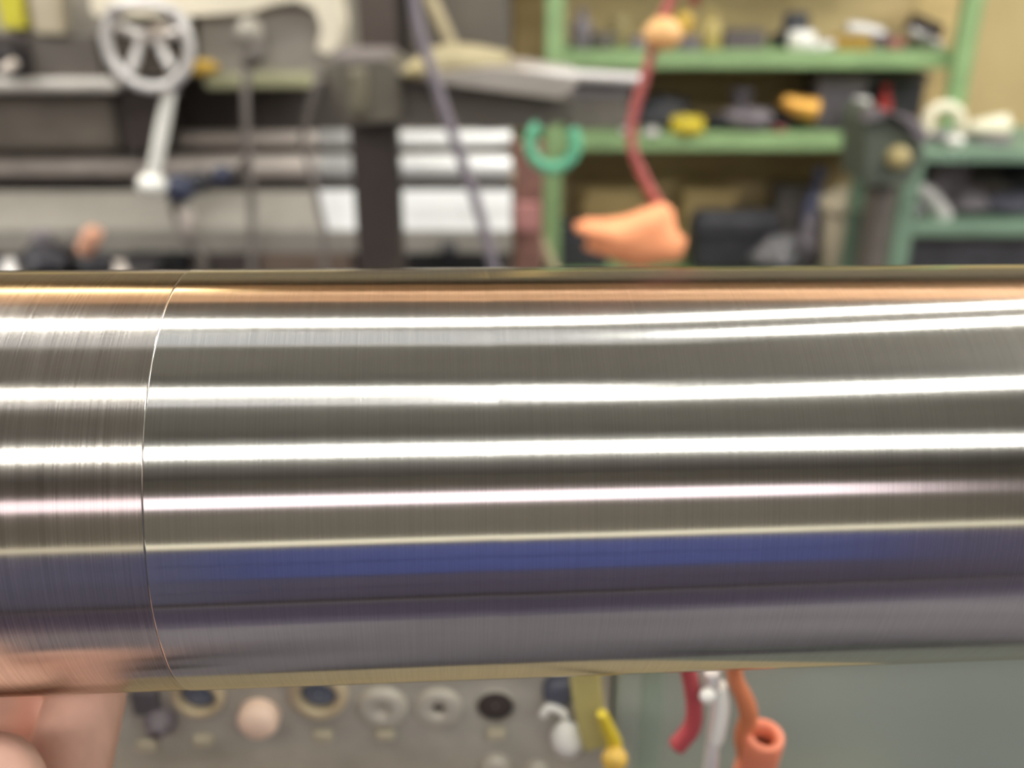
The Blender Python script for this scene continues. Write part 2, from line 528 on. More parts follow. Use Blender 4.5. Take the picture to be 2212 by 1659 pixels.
# ----------------------------------------- machine just behind the bar (headstock)
YM = 0.26
px = 0.336 / FPX
ztop = 1.30
xj = X(1318, 1560, YM)
t = thing('machine_headstock', 'oily grey cast machine front with a row of round fittings', 'machine', (-0.3, YM + 0.15, 0))
part(MB().box(((-0.36 + xj) / 2, YM + 0.15, (0.37 + ztop) / 2), (xj + 0.36, 0.30, ztop - 0.37), None, 0.002), 'casting', M_mgrey, t)
part(MB().box(((-0.36 + xj) / 2, YM + 0.16, 0.1875), (xj + 0.34, 0.26, 0.375), None, 0.01), 'base', M_dgrey, t)
HS = t
part(MB().box(((-0.35 + xj) / 2, YM - 0.008, 0.85), (xj + 0.35, 0.012, 0.76), None, 0.004), 'lower_cover', mat('tan_cover_paint', (226, 210, 164), 0.5, 0, 0.06, 8), t)
def facing(px_, py_, Y=YM):
    return P(px_, py_, Y)
def fitting(name, x, y, prof, m, inner=None, label=None):
    c = facing(x, y)
    o = part(MB().lathe([(r * px, -h * px) for r, h in prof], (c.x, YM, c.z), (0, 1, 0), 28, False), name, m, HS)
    if label:
        o['label'] = label
    if inner:
        nm, ip, im = inner
        part(MB().lathe([(r * px, -h * px) for r, h in ip], (c.x, YM, c.z), (0, 1, 0), 24, False), nm, im, HS, o).location = (0, 0, 0)
    return o
ring = lambda ro, ri, h: [(ro, 0), (ro, h * 0.7), (ro - 5, h), (ri + 3, h), (ri, h * 0.6), (ri, 4), (ri, 2)]
dome = lambda r, h, b=2: [(r, b)] + [(r * math.cos(a), b + h * math.sin(a)) for a in (0.3, 0.6, 0.9, 1.2)] + [(r * 0.1, b + h)]
fitting('sight_glass', 430, 1496, ring(56, 38, 22), M_brass, ('lens', dome(37, 8), M_lens), 'tan ringed sight glass with a dark blue grey lens')
fitting('indicator_knob', 562, 1543, [(44, 0), (44, 24), (36, 36), (14, 40), (1, 40.5)], M_peach, None, 'glossy peach coloured round knob')
fitting('sight_glass', 690, 1494, ring(62, 39, 22), M_brass, ('lens', dome(38, 8), M_lens), 'larger tan ringed sight glass with a dark lens')
fitting('blanking_plug', 826, 1524, [(54, 0), (54, 10), (46, 18), (16, 18), (12, 10), (3, 10)], M_palez, None, 'pale flat round blanking plug')
fitting('bolt_washer', 948, 1524, ring(50, 13, 16), M_palez, ('bolt_hole', [(13, 1), (12, 3), (3, 3)], M_black), 'pale round washer with a small centre hole painted dark')  # black inner disc paints the shade in the bolt hole
fitting('bored_hole', 1070, 1524, ring(44, 38, 4), M_mgrey, ('hole_shade', [(38, 1), (37, 1.6), (3, 1.6)], M_brown), 'plain bored hole, its shade painted as a dark disc')  # flat brown disc paints the dark inside of the hole
fitting('grease_cap', 350, 1550, [(34, 0), (34, 18), (22, 30), (20, 44), (6, 48)], M_mauve, None, 'small grey stepped grease cap')
fitting('grease_cap', 1208, 1482, [(36, 0), (36, 24), (24, 34), (8, 36), (1, 36)], mat('slate_cap', (84, 86, 98), 0.4, 0, 0.1, 60), None, 'dark blue grey round cap')
fitting('drain_plug', 1072, 1652, [(34, 0), (34, 10), (26, 18), (6, 20)], M_palez)
fitting('drain_plug', 1160, 1660, [(26, 0), (26, 10), (20, 16), (6, 18)], M_palez)
for x, y in ((440, 1594), (700, 1584), (832, 1580), (1072, 1580), (320, 1604)):
    c = facing(x, y)
    part(MB().box((c.x, YM - 0.0012, c.z), (44 * px, 0.0032, 26 * px), None, 0.0012), 'drip_stain', mat('pale_drip', (186, 178, 152), 0.6, 0, 0.1, 80), HS)  # small pale plates stand in for oil drips under the fittings
# charcoal patch painting the shade of a gap left of the first sight glass
c = facing(318, 1510)
part(MB().box((c.x, YM - 0.001, c.z), (60 * px, 0.004, 70 * px), None, 0.0015), 'gap_patch', mat('charcoal_gap', (92, 88, 90), 0.5, 0, 0.1, 60), HS)

# yellow strap, yellow clip and white clip hanging in front of the grey casting
def hang(pts, Y):
    return [P(x, y, Y) for x, y in pts]
mb = MB()
pp = hang([(1262, 1440), (1268, 1500), (1278, 1560), (1292, 1612)], YM - 0.012)
for i in range(3):
    p, q = pp[i], pp[i + 1]
    d = (q - p); L = d.length
    mb.box((p + q) / 2, (62 * px, 0.003, L * 1.06), Matrix.Rotation(math.atan2(d.x, d.z), 3, 'Y'), 0.001)
single(mb, 'webbing_strap', mat('faded_yellow_web', (186, 176, 112), 0.8, 0, 0.1, 60), 'faded yellow flat strap hanging beside the row of fittings', 'strap')
t = thing('hook_clip', 'bright yellow hooked clip hanging at the lower end of the strap', 'clip', P(1322, 1650, YM - 0.02))
part(MB().tube(hang([(1300, 1540), (1312, 1570), (1326, 1600), (1330, 1630), (1326, 1655), (1312, 1668)], YM - 0.02), [0.0016, 0.0022, 0.0024, 0.0026, 0.0026, 0.0014]), 'hook', M_yellow, t)
part(MB().ball(P(1328, 1640, YM - 0.024), 0.0042), 'bead', M_ochre, t)
t = thing('cable_clamp', 'small white clamp under the dark cap beside the yellow strap', 'clamp', P(1225, 1620, YM - 0.01))
part(MB().lathe([(12 * px, 0), (34 * px, 4 * px), (34 * px, 40 * px), (18 * px, 66 * px), (8 * px, 72 * px)], P(1228, 1612, YM - 0.008), (-0.15, -0.2, 1), 20), 'body', M_white, t)
part(MB().tube(hang([(1222, 1548), (1210, 1535), (1185, 1528), (1172, 1545)], YM - 0.006), 0.0014), 'wire_loop', M_white, t)

# green machine panel on the right
t = thing('machine_cabinet', 'pale green painted machine cabinet behind the right part of the bar', 'machine', (0.6, YM + 0.2, 0))
part(MB().box(((xj + 0.001 + 1.25) / 2, YM + 0.135, (0.37 + ztop) / 2), (1.25 - xj - 0.001, 0.27, ztop - 0.37), None, 0.002), 'panel', M_mgreen, t)
part(MB().box(((xj + 0.02 + 1.24) / 2, YM + 0.165, 0.1875), (1.22 - xj, 0.24, 0.375), None, 0.01), 'base', M_dgrey, t)
part(MB().box((xj + 0.055, YM - 0.008, 0.85), (0.1, 0.012, 0.76), None, 0.004), 'lower_cover', MATS['tan_cover_paint'], t)
c = P(1405, 1560, YM)
part(MB().box((c.x, YM + 0.012, 1.14), (72 * px, 0.026, 0.30), None, 0.004), 'edge_moulding', mat('edge_green', (152, 168, 150), 0.5, 0, 0.08, 12), t)

# cables and lever in front of the green panel
YC = 0.222
q = 0.30 / FPX
single(MB().tube(hang([(1478, 1420), (1492, 1470), (1500, 1530), (1494, 1572), (1462, 1612)], YC), [0.0022, 0.0024, 0.0025, 0.0027, 0.0028], 14), 'red_cable', mat('crimson_rubber', (176, 72, 76), 0.5, 0, 0.1, 60), 'short red cable hanging to the left of the white lever', 'cable')
t = thing('control_lever', 'shiny white control lever between the red and orange cables', 'lever', P(1535, 1690, YC))
part(MB().tube(hang([(1552, 1480), (1556, 1530), (1546, 1590), (1542, 1600)], YC), [0.0024, 0.0028, 0.0027, 0.002]), 'grip', M_white, t)
part(MB().ball(P(1528, 1503, YC - 0.004), 0.0023), 'ball', M_white, t)
part(MB().cyl(P(1538, 1450, YC), P(1538, 1490, YC), 0.0024), 'collar', M_silver, t)
part(MB().cyl(P(1540, 1598, YC), P(1528, 1740, YC), 0.002, 0.0026), 'shank', M_silver, t)
single(MB().tube(hang([(1582, 1420), (1590, 1470), (1610, 1515), (1617, 1550), (1604, 1590), (1612, 1625), (1620, 1680)], YC), [0.0022, 0.0024, 0.0028, 0.0028, 0.0026, 0.003, 0.003], 14), 'orange_cable', mat('orange_rubber', (200, 120, 80), 0.55, 0, 0.1, 60), 'burnt orange cable curling down into the orange tube', 'cable')
c = P(1650, 1592, YC - 0.002)
pr = [(40, 0), (43, 3), (43, -140), (30, -140)]
mb = MB().lathe([(24 * q, -30 * q), (24 * q, 6 * q), (38 * q, 9 * q), (42 * q, 4 * q), (43 * q, -40 * q), (43 * q, -160 * q)], c, Vector((0.02, -0.2, 1)), 28, caps=False)
tube_o = single(mb, 'rubber_sleeve', mat('orange_sleeve', (226, 132, 98), 0.5, 0, 0.06, 60), 'hollow orange rubber sleeve at the bottom edge right of the lever', 'tube')

# ---------------------------------------------------- blue bench behind camera
t = thing('tool_chest', 'tall tool chest with pale top and blue middle drawers behind the camera', 'tool chest', (0.4, -1.8, 0))
bz = 1.225
part(MB().box((0.4, -1.79, bz - 0.015), (3.6, 0.60, 0.03), None, 0.006), 'top_plate', mat('pale_steel_top', (235, 232, 212), 0.5, 0.1, 0.05, 6), t)
for k, (x0, x1, m) in enumerate(((-1.35, -0.37, M_slateblue), (-0.35, 1.02, M_blue), (1.04, 2.15, M_slate))):
    cb = part(MB().box(((x0 + x1) / 2, -1.81, 0.645), (x1 - x0, 0.54, 1.07), None, 0.005), 'cabinet', m, t)
    for j in range(4):
        dr = part(MB().box(((x0 + x1) / 2, -1.53, 0.25 + j * 0.265), (x1 - x0 - 0.04, 0.022, 0.25), None, 0.006), 'drawer', M_slate if (j < 2 and k == 1) else m, t, cb)
part(MB().box((0.4, -1.81, 0.055), (3.4, 0.46, 0.11)), 'plinth', M_brown, t)
t = thing('floor_mat', 'dark purple grey ribbed rubber mat in front of the tool chest', 'mat', (0.4, -1.2, 0))
part(MB().box((0.4, -1.2, 0.006), (3.4, 0.56, 0.012), None, 0.003), 'base_sheet', M_matte, t)
for k in range(7):
    part(MB().box((0.4, -1.44 + 0.08 * k, 0.014), (3.36, 0.03, 0.006), None, 0.002), 'rib', M_matte, t)

# ======================================================= background helpers
def sc(Y, z=0.85):
    return (Y * math.cos(PITCH) + (1.5 - z) * math.sin(PITCH)) / FPX

def pix_prism(poly, Y, depth):
    pts = [P(x, y, Y) for x, y in poly]
    return MB().prism([(p.x, p.z) for p in pts], (0, Y, 0), (1, 0, 0), (0, 0, 1), (0, 1, 0), depth)

def pix_box(x0, y0, x1, y1, Y, depth, bev=0.006):
    a, b = P(x0, y0, Y), P(x1, y1, Y)
    a.x, b.x = X(x0, (y0 + y1) / 2, Y), X(x1, (y0 + y1) / 2, Y)
    return MB().box(((a.x + b.x) / 2, Y + depth / 2, (a.z + b.z) / 2), (abs(b.x - a.x), depth, abs(b.z - a.z)), None, bev)

def pix_rod(x0, x1, y, rpx, Y, n=24):
    a, b = P(x0, y, Y), P(x1, y, Y)
    return MB().cyl((a.x, Y, a.z), (b.x, Y, a.z), rpx * sc(Y) / RS, n=n)

def puff(poly, Y, depth, m=6):
    """pillow-like solid with the given outline and thickness"""
    pts = [P(x, y, Y) for x, y in poly]
    c = sum(pts, Vector()) / len(pts)
    mb = MB()
    vs, fs = [], []
    n = len(pts)
    for k in range(-m, m + 1):
        t = k / m * 0.985
        s = math.sqrt(1 - t * t) ** 0.7
        for i, p in enumerate(pts):
            w = 0.012 * math.sin(i * 2.3 + k * 1.1)
            v = c + (p - c) * (s * (1 + w * 2))
            vs.append(Vector((v.x, Y + t * depth, v.z)))
    for k in range(2 * m):
        for i in range(n):
            j = (i + 1) % n
            fs.append((k * n + i, k * n + j, (k + 1) * n + j, (k + 1) * n + i))
    fs.append(tuple(range(n)))
    fs.append(tuple(range(2 * m * n, 2 * m * n + n)))
    mb.add(vs, fs, True)
    return mb

# ================================================================ the lathe
RS = 1.2
YLA = 2.45
lat = thing('old_lathe', 'large old grey lathe with cream hood and steel ways painted with lamp glare', 'lathe', (X(350, 300, YLA), YLA + 0.25, 0))
def lp(mb, name, m, label=None, sub=None):
    o = part(mb, name, m, lat, sub)
    if label:
        o['label'] = label
    return o
# bed body down to the floor, headstock casting on top
zb = Z(575, YLA)
a, b = P(-520, 560, YLA), P(1105, 560, YLA)
lp(MB().box(((a.x + b.x) / 2, YLA + 0.31, (a.z) / 2), (b.x - a.x, 0.4, a.z), None, 0.01), 'bed_base', M_dgrey)
lp(pix_box(-520, 150, 1105, 560, YLA + 0.1, 0.35), 'bed_casting', M_dgrey)
lp(pix_box(-520, -90, 700, 168, YLA - 0.19, 0.5, 0.02), 'headstock_casting', M_lgrey)
lp(pix_box(60, 76, 215, 172, YLA - 0.21, 0.05), 'gear_cover', M_dgrey)
lp(pix_box(-60, 74, 66, 170, YLA - 0.22, 0.06), 'gear_cover', M_brown)
# cream hood: arched rim with a deep side
hood = [(192, -90), (690, -90), (722, -20), (738, 50), (730, 100), (708, 118), (684, 108), (694, 60), (676, 18), (640, 2), (590, 10), (540, 26), (420, 34), (300, 36), (208, 36), (196, 20)]
lp(pix_prism(hood, YLA - 0.26, 0.10), 'hood_rim', M_cream, 'cream painted arched hood rim')
fc = [(430, 36), (540, 28), (600, 12), (650, 8), (690, 40), (700, 90), (690, 160), (660, 168), (430, 168)]
lp(pix_prism(fc, YLA - 0.22, 0.05), 'hood_face', mat('hood_face_grey', (160, 153, 142), 0.5, 0, 0.08, 10))
lp(pix_box(-4, -30, 46, 62, YLA - 0.22, 0.05, 0.003), 'sticker', mat('lemon_sticker', (206, 196, 62), 0.6, 0, 0.04, 30), 'lemon yellow plate')
lp(pix_box(66, -30, 130, 74, YLA - 0.22, 0.05, 0.003), 'sticker', M_beige, 'beige plate')
c = P(12, 132, YLA - 0.26)
lp(MB().lathe([(0.03, 0), (0.034, 0.02), (0.02, 0.05), (0.016, 0.06)], c + Vector((0, 0.05, 0)), (0, -1, 0)), 'knob', M_oily)
lp(MB().tube([P(2, 156, YLA - 0.28), P(18, 146, YLA - 0.28), P(32, 136, YLA - 0.26)], 0.009), 'small_lever', M_dull)
# bars and rods
lp(pix_box(-520, 171, 252, 201, YLA - 0.24, 0.2, 0.01), 'guide_bar', mat('pale_guide_bar', (200, 194, 184), 0.5, 0.1, 0.08, 10), 'pale grey horizontal guide bar')
lp(pix_box(-520, 203, 250, 328, YLA - 0.17, 0.2, 0.02), 'apron', mat('apron_brown_grey', (128, 119, 107), 0.6, 0, 0.2, 7))
lp(pix_box(256, 186, 345, 332, YLA - 0.19, 0.2, 0.01), 'tool_block', M_brown)
lp(pix_rod(350, 690, 300, 17, YLA - 0.06), 'feed_rod', M_dull)
lp(pix_rod(690, 1105, 300, 19, YLA - 0.06), 'feed_rod', M_glare, 'upper rod with lamp glare painted as pale steel')  # right half of the rod, lamp reflection put into its colour
lp(pix_rod(-520, 692, 360, 25, YLA - 0.1), 'lead_screw', M_dull)
lp(pix_rod(690, 1105, 360, 26, YLA - 0.1), 'lead_screw', M_glare, 'lower rod with lamp glare painted as pale steel')
def slope_plate(x0, x1, y0, y1, Y0, Y1):
    a, b, c, d = P(x0, y0, Y1), P(x1, y0, Y1), P(x1, y1, Y0), P(x0, y1, Y0)
    a.x = d.x; b.x = c.x
    mb = MB()
    th = Vector((0, 0.012, -0.012))
    mb.add([a, b, c, d, a + th, b + th, c + th, d + th], [(0, 1, 2, 3), (7, 6, 5, 4), (0, 4, 5, 1), (1, 5, 6, 2), (2, 6, 7, 3), (3, 7, 4, 0)])
    return mb
lp(slope_plate(-520, 690, 412, 497, YLA - 0.17, YLA - 0.13), 'chip_guard', mat('guard_grey', (166, 159, 146), 0.45, 0.2, 0.1, 6))
lp(slope_plate(690, 1105, 410, 497, YLA - 0.17, YLA - 0.13), 'chip_guard', M_glare, 'guard plate with lamp glare painted as pale steel')  # right half of the guard, reflected lamp light painted in
lp(pix_box(-520, 498, 1105, 548, YLA - 0.17, 0.1, 0.004), 'tray_front', mat('tray_grey', (158, 152, 142), 0.5, 0.1, 0.12, 8))
lp(pix_box(560, 548, 756, 590, YLA - 0.17, 0.1, 0.004), 'kick_strip', mat('kick_brown', (122, 104, 90), 0.6, 0, 0.15, 8))
lp(pix_box(282, 546, 402, 592, YLA - 0.18, 0.05, 0.004), 'slot', mat('slot_shade_black', (14, 13, 13), 0.8, 0, 0.1, 8), 'black plate painting the dark of the left slot')  # near-black plate paints the shade inside a slot
lp(pix_box(880, 552, 1082, 592, YLA - 0.18, 0.05, 0.004), 'slot', MATS['slot_shade_black'], 'black plate painting the dark of the left slot')
lp(pix_rod(955, 985, 538, 16, YLA - 0.19), 'foot_knob', M_black)
lp(pix_box(415, 548, 545, 592, YLA - 0.18, 0.05, 0.004), 'foot_pad', M_brown)
lp(pix_box(222, 38, 424, 170, YLA - 0.235, 0.05, 0.006), 'dark_backing', mat('deep_brown_backing', (72, 64, 56), 0.7, 0, 0.2, 10))  # dark panel put in to paint the dark opening behind the handwheel
# handwheel: rim, inner dished ring, hub, spokes
YW = YLA - 0.36
s = sc(YW, 1.05)
cw = P(320, 97, YW)
def ringpts(c, rx, rz, tilt=0.0, n=28):
    return [c + Vector((rx * math.cos(k * 2 * math.pi / n), tilt * math.sin(k * 2 * math.pi / n), rz * math.sin(k * 2 * math.pi / n))) for k in range(n)]
hw = lp(MB().tube(ringpts(cw, 84 * s, 84 * s), 11.5 * s / RS, 14, True, 2), 'handwheel', M_silver, 'silver spoked handwheel')
lp(MB().tube(ringpts(P(320, 44, YW + 0.02), 76 * s, 34 * s, -0.05), 10 * s / RS, 12, True, 2), 'inner_ring', M_silver, None, hw)
for x0, y0, x1, y1 in ((306, 84, 282, 156), (338, 84, 372, 150)):
    lp(MB().tube([P(x0, y0, YW + 0.02), P((x0 + x1) / 2, (y0 + y1) / 2, YW + 0.01), P(x1, y1, YW)], 10.5 * s / RS, 10), 'spoke', M_silver, None, hw)
lp(MB().cyl(P(322, 74, YW), P(322, 74, YW) + Vector((0, 0.16, 0)), 0.011), 'hub', M_dull, None, hw)
# white lever with ball end
yl = YLA - 0.34
lv = lp(MB().tube([P(366, 196, yl), P(360, 230, yl), P(345, 310, yl), P(329, 392, yl)], [0.009, 0.0115, 0.0125, 0.0115]), 'lever', M_white, 'white lever with a ball end')
lp(MB().ball(P(328, 398, yl), 28 * sc(yl) / RS, (1.1, 1, 0.85)), 'ball_end', M_white, None, lv)
lp(MB().cyl(P(366, 205, yl + 0.02), P(366, 178, yl + 0.02), 0.016), 'lever_socket', M_mauve, None, lv)
# small controls on the hood face
k_ = lp(MB().lathe([(0.012, 0), (0.014, 0.03), (0.03, 0.05), (0.024, 0.075), (0.006, 0.08)], P(552, 66, YLA - 0.22), (0, -1, 0)), 'knob', M_lgrey)
lp(MB().tube([P(556, 90, YLA - 0.27), P(552, 118, YLA - 0.28), P(532, 140, YLA - 0.27)], [0.014, 0.018, 0.012]), 'lever_arm', M_dgrey, None, k_)
lp(MB().ball(P(438, 146, YLA - 0.26), 0.026, (1.15, 0.5, 0.55)), 'name_badge', M_ochre, 'ochre oval badge')
olv = mat('olive_bar', (168, 166, 130), 0.55, 0, 0.08, 12)
lp(pix_box(440, 164, 522, 194, YLA - 0.26, 0.08, 0.008), 'stop_block', olv)
lp(pix_box(540, 160, 668, 192, YLA - 0.26, 0.08, 0.008), 'stop_block', olv)

# hoses, clamps and a tube drawn for a shadow in front of the lathe
yh = YLA - 0.24
t = thing('coolant_hose', 'thin dark coolant hose with blue black clamp under the white lever', 'hose', P(420, 600, yh))
part(MB().tube([P(372, 418, yh), P(384, 470, yh), P(412, 525, yh), P(438, 560, yh), P(440, 640, yh), Vector((X(440, 640, yh), yh, 0.3)), Vector((X(440, 640, yh) + 0.05, yh, 0.012))], 0.0095), 'tube', M_dgrey, t)
part(MB().ball(P(388, 408, yh - 0.02), 0.029, (1, 0.8, 0.95)), 'clamp', M_blueg, t)
part(MB().ball(P(430, 394, yh), 0.022, (1.1, 0.8, 1)), 'clamp', M_black, t)
part(MB().tube([P(398, 448, yh), P(404, 480, yh), P(402, 508, yh)], [0.014, 0.018, 0.013]), 'nozzle', M_dull, t)
t = thing('flexible_conduit', 'grey flexible conduit running down the lathe front right of the handwheel', 'hose', P(545, 600, yh))
part(MB().tube([P(532, 150, yh - 0.05), P(530, 240, yh - 0.05), P(538, 360, yh - 0.03), P(545, 470, yh), P(548, 640, yh), Vector((X(548, 640, yh), yh, 0.3)), Vector((X(548, 640, yh) + 0.05, yh, 0.012))], 0.0072), 'tube', M_hose, t)
part(MB().ball(P(482, 380, yh), 0.022, (1, 0.8, 0.9)), 'clamp', M_blueg, t)
part(MB().tube([P(482, 384, yh), P(510, 372, yh), P(534, 350, yh - 0.03)], 0.009), 'clamp_arm', M_dgrey, t)
t = single(MB().tube([P(690, 170, yh - 0.05), P(655, 290, yh), P(672, 370, yh), P(694, 470, yh), P(702, 520, yh), P(702, 640, yh), Vector((X(702, 640, yh), yh, 0.3)), Vector((X(702, 640, yh) + 0.04, yh, 0.012))], 0.0065), 'shadow_tube', M_hose, 'thin grey tube drawn for a diagonal shadow beside the dark brown post', 'hose')  # tube put in for a dark diagonal shadow on the lathe front

# swarf and small parts on the tray at the left edge
YT = YLA - 0.34
zt = Z(588, YT)
def on(x, top, wpx, Y, zbase):
    c = P(x, top, Y)
    return Vector((c.x, Y, zbase)), wpx * sc(Y, zbase), max(0.01, c.z - zbase)
tray = thing('parts_tray', 'dark steel parts tray under the lathe at the left edge', 'tray', P(100, 590, YT))
part(MB().box((X(60, 590, YT), YT - 0.03, zt - 0.01), (0.55, 0.3, 0.02), None, 0.004), 'pan', M_oily, tray)
part(MB().cyl((X(60, 590, YT), YT + 0.02, 0), (X(60, 590, YT), YT + 0.02, zt - 0.02), 0.03), 'pedestal', M_dgrey, tray)

def lathe_thing(name, x, top, wpx, Y, zb_, prof, m, label, cat, n=24, extra=None):
    """turned shape; prof in fractions of half-width and height"""
    b0, w, h = on(x, top, wpx, Y, zb_)
    r = w / 2
    o = single(MB().lathe([(a * r, hh * h) for a, hh in prof], b0, (0, 0, 1), n), name, m, label, cat)
    return o
CAN = [(0.94, 0), (1, 0.03), (1, 0.95), (0.93, 1), (0.86, 1), (0.84, 0.93), (0.1, 0.93)]
BOTTLE = [(0.9, 0), (1, 0.04), (1, 0.55), (0.85, 0.68), (0.4, 0.78), (0.36, 0.86), (0.48, 0.87), (0.48, 1), (0.1, 1)]
MUG = [(0.8, 0), (0.92, 0.05), (1, 0.5), (0.98, 1), (0.88, 1), (0.86, 0.3), (0.1, 0.25)]
STUD = [(1, 0), (1, 0.25), (0.62, 0.28), (0.62, 0.8), (0.8, 0.82), (0.8, 1), (0.2, 1)]
FLANGE = [(1, 0), (1, 0.3), (0.96, 0.34), (0.6, 0.36), (0.52, 0.95), (0.46, 1), (0.3, 1), (0.28, 0.2), (0.1, 0.2)]
KNOB = [(0.5, 0), (0.5, 0.3), (0.9, 0.45), (1, 0.7), (0.8, 0.92), (0.3, 1)]
def box_thing(name, x, top, wpx, Y, zb_, depth, m, label, cat, rz=0.0, lid=None):
    b0, w, h = on(x, top, wpx, Y, zb_)
    R_ = Matrix.Rotation(rz, 3, 'Z')
    if lid is None:
        return single(MB().box(b0 + Vector((0, 0, h / 2)), (w, depth, h), R_, min(w, h) * 0.12).box(b0 + Vector((0, -0.01, h * 0.72)), (w * 1.04, depth, h * 0.1), R_, 0.002), name, m, label, cat)
    t = thing(name, label, cat, b0)
    part(MB().box(b0 + Vector((0, 0, h * 0.42)), (w, depth, h * 0.84), R_, min(w, h) * 0.08), 'body', m, t)
    part(MB().box(b0 + Vector((0, 0, h * 0.92)), (w * 1.05, depth * 1.05, h * 0.16), R_, 0.004), 'lid', lid, t)
    return t
def lump_thing(name, x, top, wpx, Y, zb_, m, label, cat, seed=0, depth=0.8):
    """irregular lump: crumpled rag, casting, swarf heap"""
    b0, w, h = on(x, top, wpx, Y, zb_)
    rnd = random.Random(seed)
    ph = [rnd.uniform(0, 6.28) for _ in range(6)]
    mb = MB(); n = 18
    mb.ball((0, 0, 0), 1.0 / RS, (1, 1, 1), n)
    vs = []
    for v in mb.v:
        x_, y_, z_ = v
        k = 1 + 0.13 * math.sin(3 * x_ + ph[0]) + 0.12 * math.sin(4 * y_ + ph[1]) + 0.12 * math.sin(5 * z_ + ph[2]) + 0.07 * math.sin(9 * x_ + 7 * z_ + ph[3])
        vs.append((b0.x + x_ * k * w * 0.48, b0.y + y_ * k * w * 0.48 * depth, b0.z + max(0.0, z_ * k * 0.5 * h * 0.95 + h * 0.5)))
    mb.v = vs
    return single(mb, name, m, label, cat)
def bar_thing(name, pts, Y, r, m, label, cat):
    return single(MB().tube([P(x, y, Y) for x, y in pts], r, 14), name, m, label, cat)

lump_thing('swarf_heap', 95, 525, 120, YT, zt, M_oily, 'dark heap of oily swarf at the left edge', 'swarf', 3)
lump_thing('swarf_heap', 150, 505, 60, YT + 0.06, zt, M_dgrey, 'brown grey heap of swarf behind the copper plug', 'swarf', 5)
bar_thing('copper_plug', [(180, 546), (196, 516), (208, 496)], YT - 0.02, [0.014, 0.018, 0.014], M_copper, 'pinkish copper plug leaning on the dark swarf', 'plug')
lathe_thing('hex_nut', 18, 560, 50, YT - 0.06, zt, FLANGE, M_silver, 'pale steel nut at the far left edge of the tray', 'nut', 6)
lathe_thing('steel_bush', 88, 500, 40, YT + 0.04, zt, CAN, M_mauve, 'short grey steel bush among the swarf', 'bush')
lathe_thing('steel_washer', 258, 566, 46, YT - 0.06, zt, FLANGE, M_dull, 'dull steel flanged washer right of the swarf', 'washer')
lump_thing('swarf_heap', 215, 545, 90, YT, zt, M_black, 'black heap of swarf under the copper plug', 'swarf', 9)

# =========================================== post with tool arm, middle ground
YP = 1.75
s = sc(YP)
t = thing('tool_post', 'dark brown upright post carrying a grey tool arm', 'post', (X(810, 400, YP), YP + 0.05, 0))
a = P(762, 400, YP); b = P(858, 400, YP)
zt_ = Z(240, YP)
part(MB().box(((a.x + b.x) / 2, YP + 0.04, zt_ / 2), (b.x - a.x, 0.08, zt_), None, 0.006), 'column', M_brown, t)
part(MB().box(((a.x + b.x) / 2, YP + 0.04, 0.015), (0.34, 0.34, 0.03), None, 0.005), 'base_plate', M_brown, t)
part(pix_prism([(696, 150), (716, 138), (832, 128), (862, 148), (868, 250), (850, 262), (752, 268), (738, 230)], YP - 0.05, 0.18), 'head_block', mat('head_block_grey', (110, 104, 92), 0.55, 0, 0.15, 10), t)
part(pix_box(716, 116, 840, 140, YP - 0.03, 0.14, 0.01), 'clamp_plate', mat('clamp_grey', (124, 116, 114), 0.5, 0, 0.1, 10), t)
part(pix_box(752, 150, 792, 250, YP - 0.07, 0.03, 0.008), 'clamp_screw', mat('olive_clamp', (116, 110, 92), 0.5, 0, 0.1, 10), t)
arm = part(pix_prism([(862, 168), (905, 172), (1080, 196), (1196, 214), (1236, 222), (1226, 262), (1180, 276), (1050, 282), (940, 268), (862, 264)], YP - 0.02, 0.12), 'arm', mat('arm_grey', (106, 100, 92), 0.55, 0, 0.12, 10), t)
part(pix_prism([(862, 160), (960, 158), (1060, 146), (1160, 156), (1252, 170), (1236, 196), (1206, 213), (1080, 196), (905, 174)], YP - 0.07, 0.2), 'tray', mat('arm_tray', (172, 165, 156), 0.5, 0.1, 0.08, 10), t)
part(MB().tube([P(1130, 160, YP - 0.05), P(1240, 164, YP - 0.05), P(1390, 172, YP - 0.05)], 0.0085), 'steel_rod', M_silver, t)['label'] = 'thin pale steel rod sticking out to the right'
puffed = puff([(872, 168), (880, 140), (925, 105), (975, 94), (1040, 98), (1100, 112), (1108, 140), (1050, 150), (985, 164), (920, 170)], YP + 0.02, 0.07)
single(puffed, 'paper_bag', M_bag, 'olive yellow crumpled paper bag lying on the tool arm', 'bag')
single(puff([(868, 162), (878, 138), (905, 126), (925, 138), (924, 160), (898, 170)], YP - 0.09, 0.03), 'cleaning_sponge', mat('mustard_sponge', (182, 168, 126), 0.8, 0, 0.1, 40, 0.3), 'small mustard sponge at the left end of the tool arm', 'sponge')
single(MB().tube([P(884, -60, 1.6), P(905, 60, 1.6), P(938, 170, 1.6), P(985, 310, 1.6), P(1030, 440, 1.6), P(1062, 560, 1.6), P(1080, 640, 1.6), Vector((X(1080, 640, 1.6) + 0.1, 1.6, 0.45)), Vector((X(1080, 640, 1.6) + 0.16, 1.62, 0.012))], 0.0075), 'hanging_cable', M_cable, 'long grey cable slanting down in front of the tool arm', 'cable')
# green hook
yk = 1.66
s = sc(yk)
c = P(1194, 312, yk)
pts = [c + Vector((46 * s * math.cos(a_), 0, 46 * s * math.sin(a_))) for a_ in [math.radians(v) for v in range(128, 413, 15)]]
single(MB().tube(pts, 12.5 * s / RS, 14, False, 3), 'lifting_hook', M_hook, 'mint green open ring hook hanging under the tool arm', 'hook')

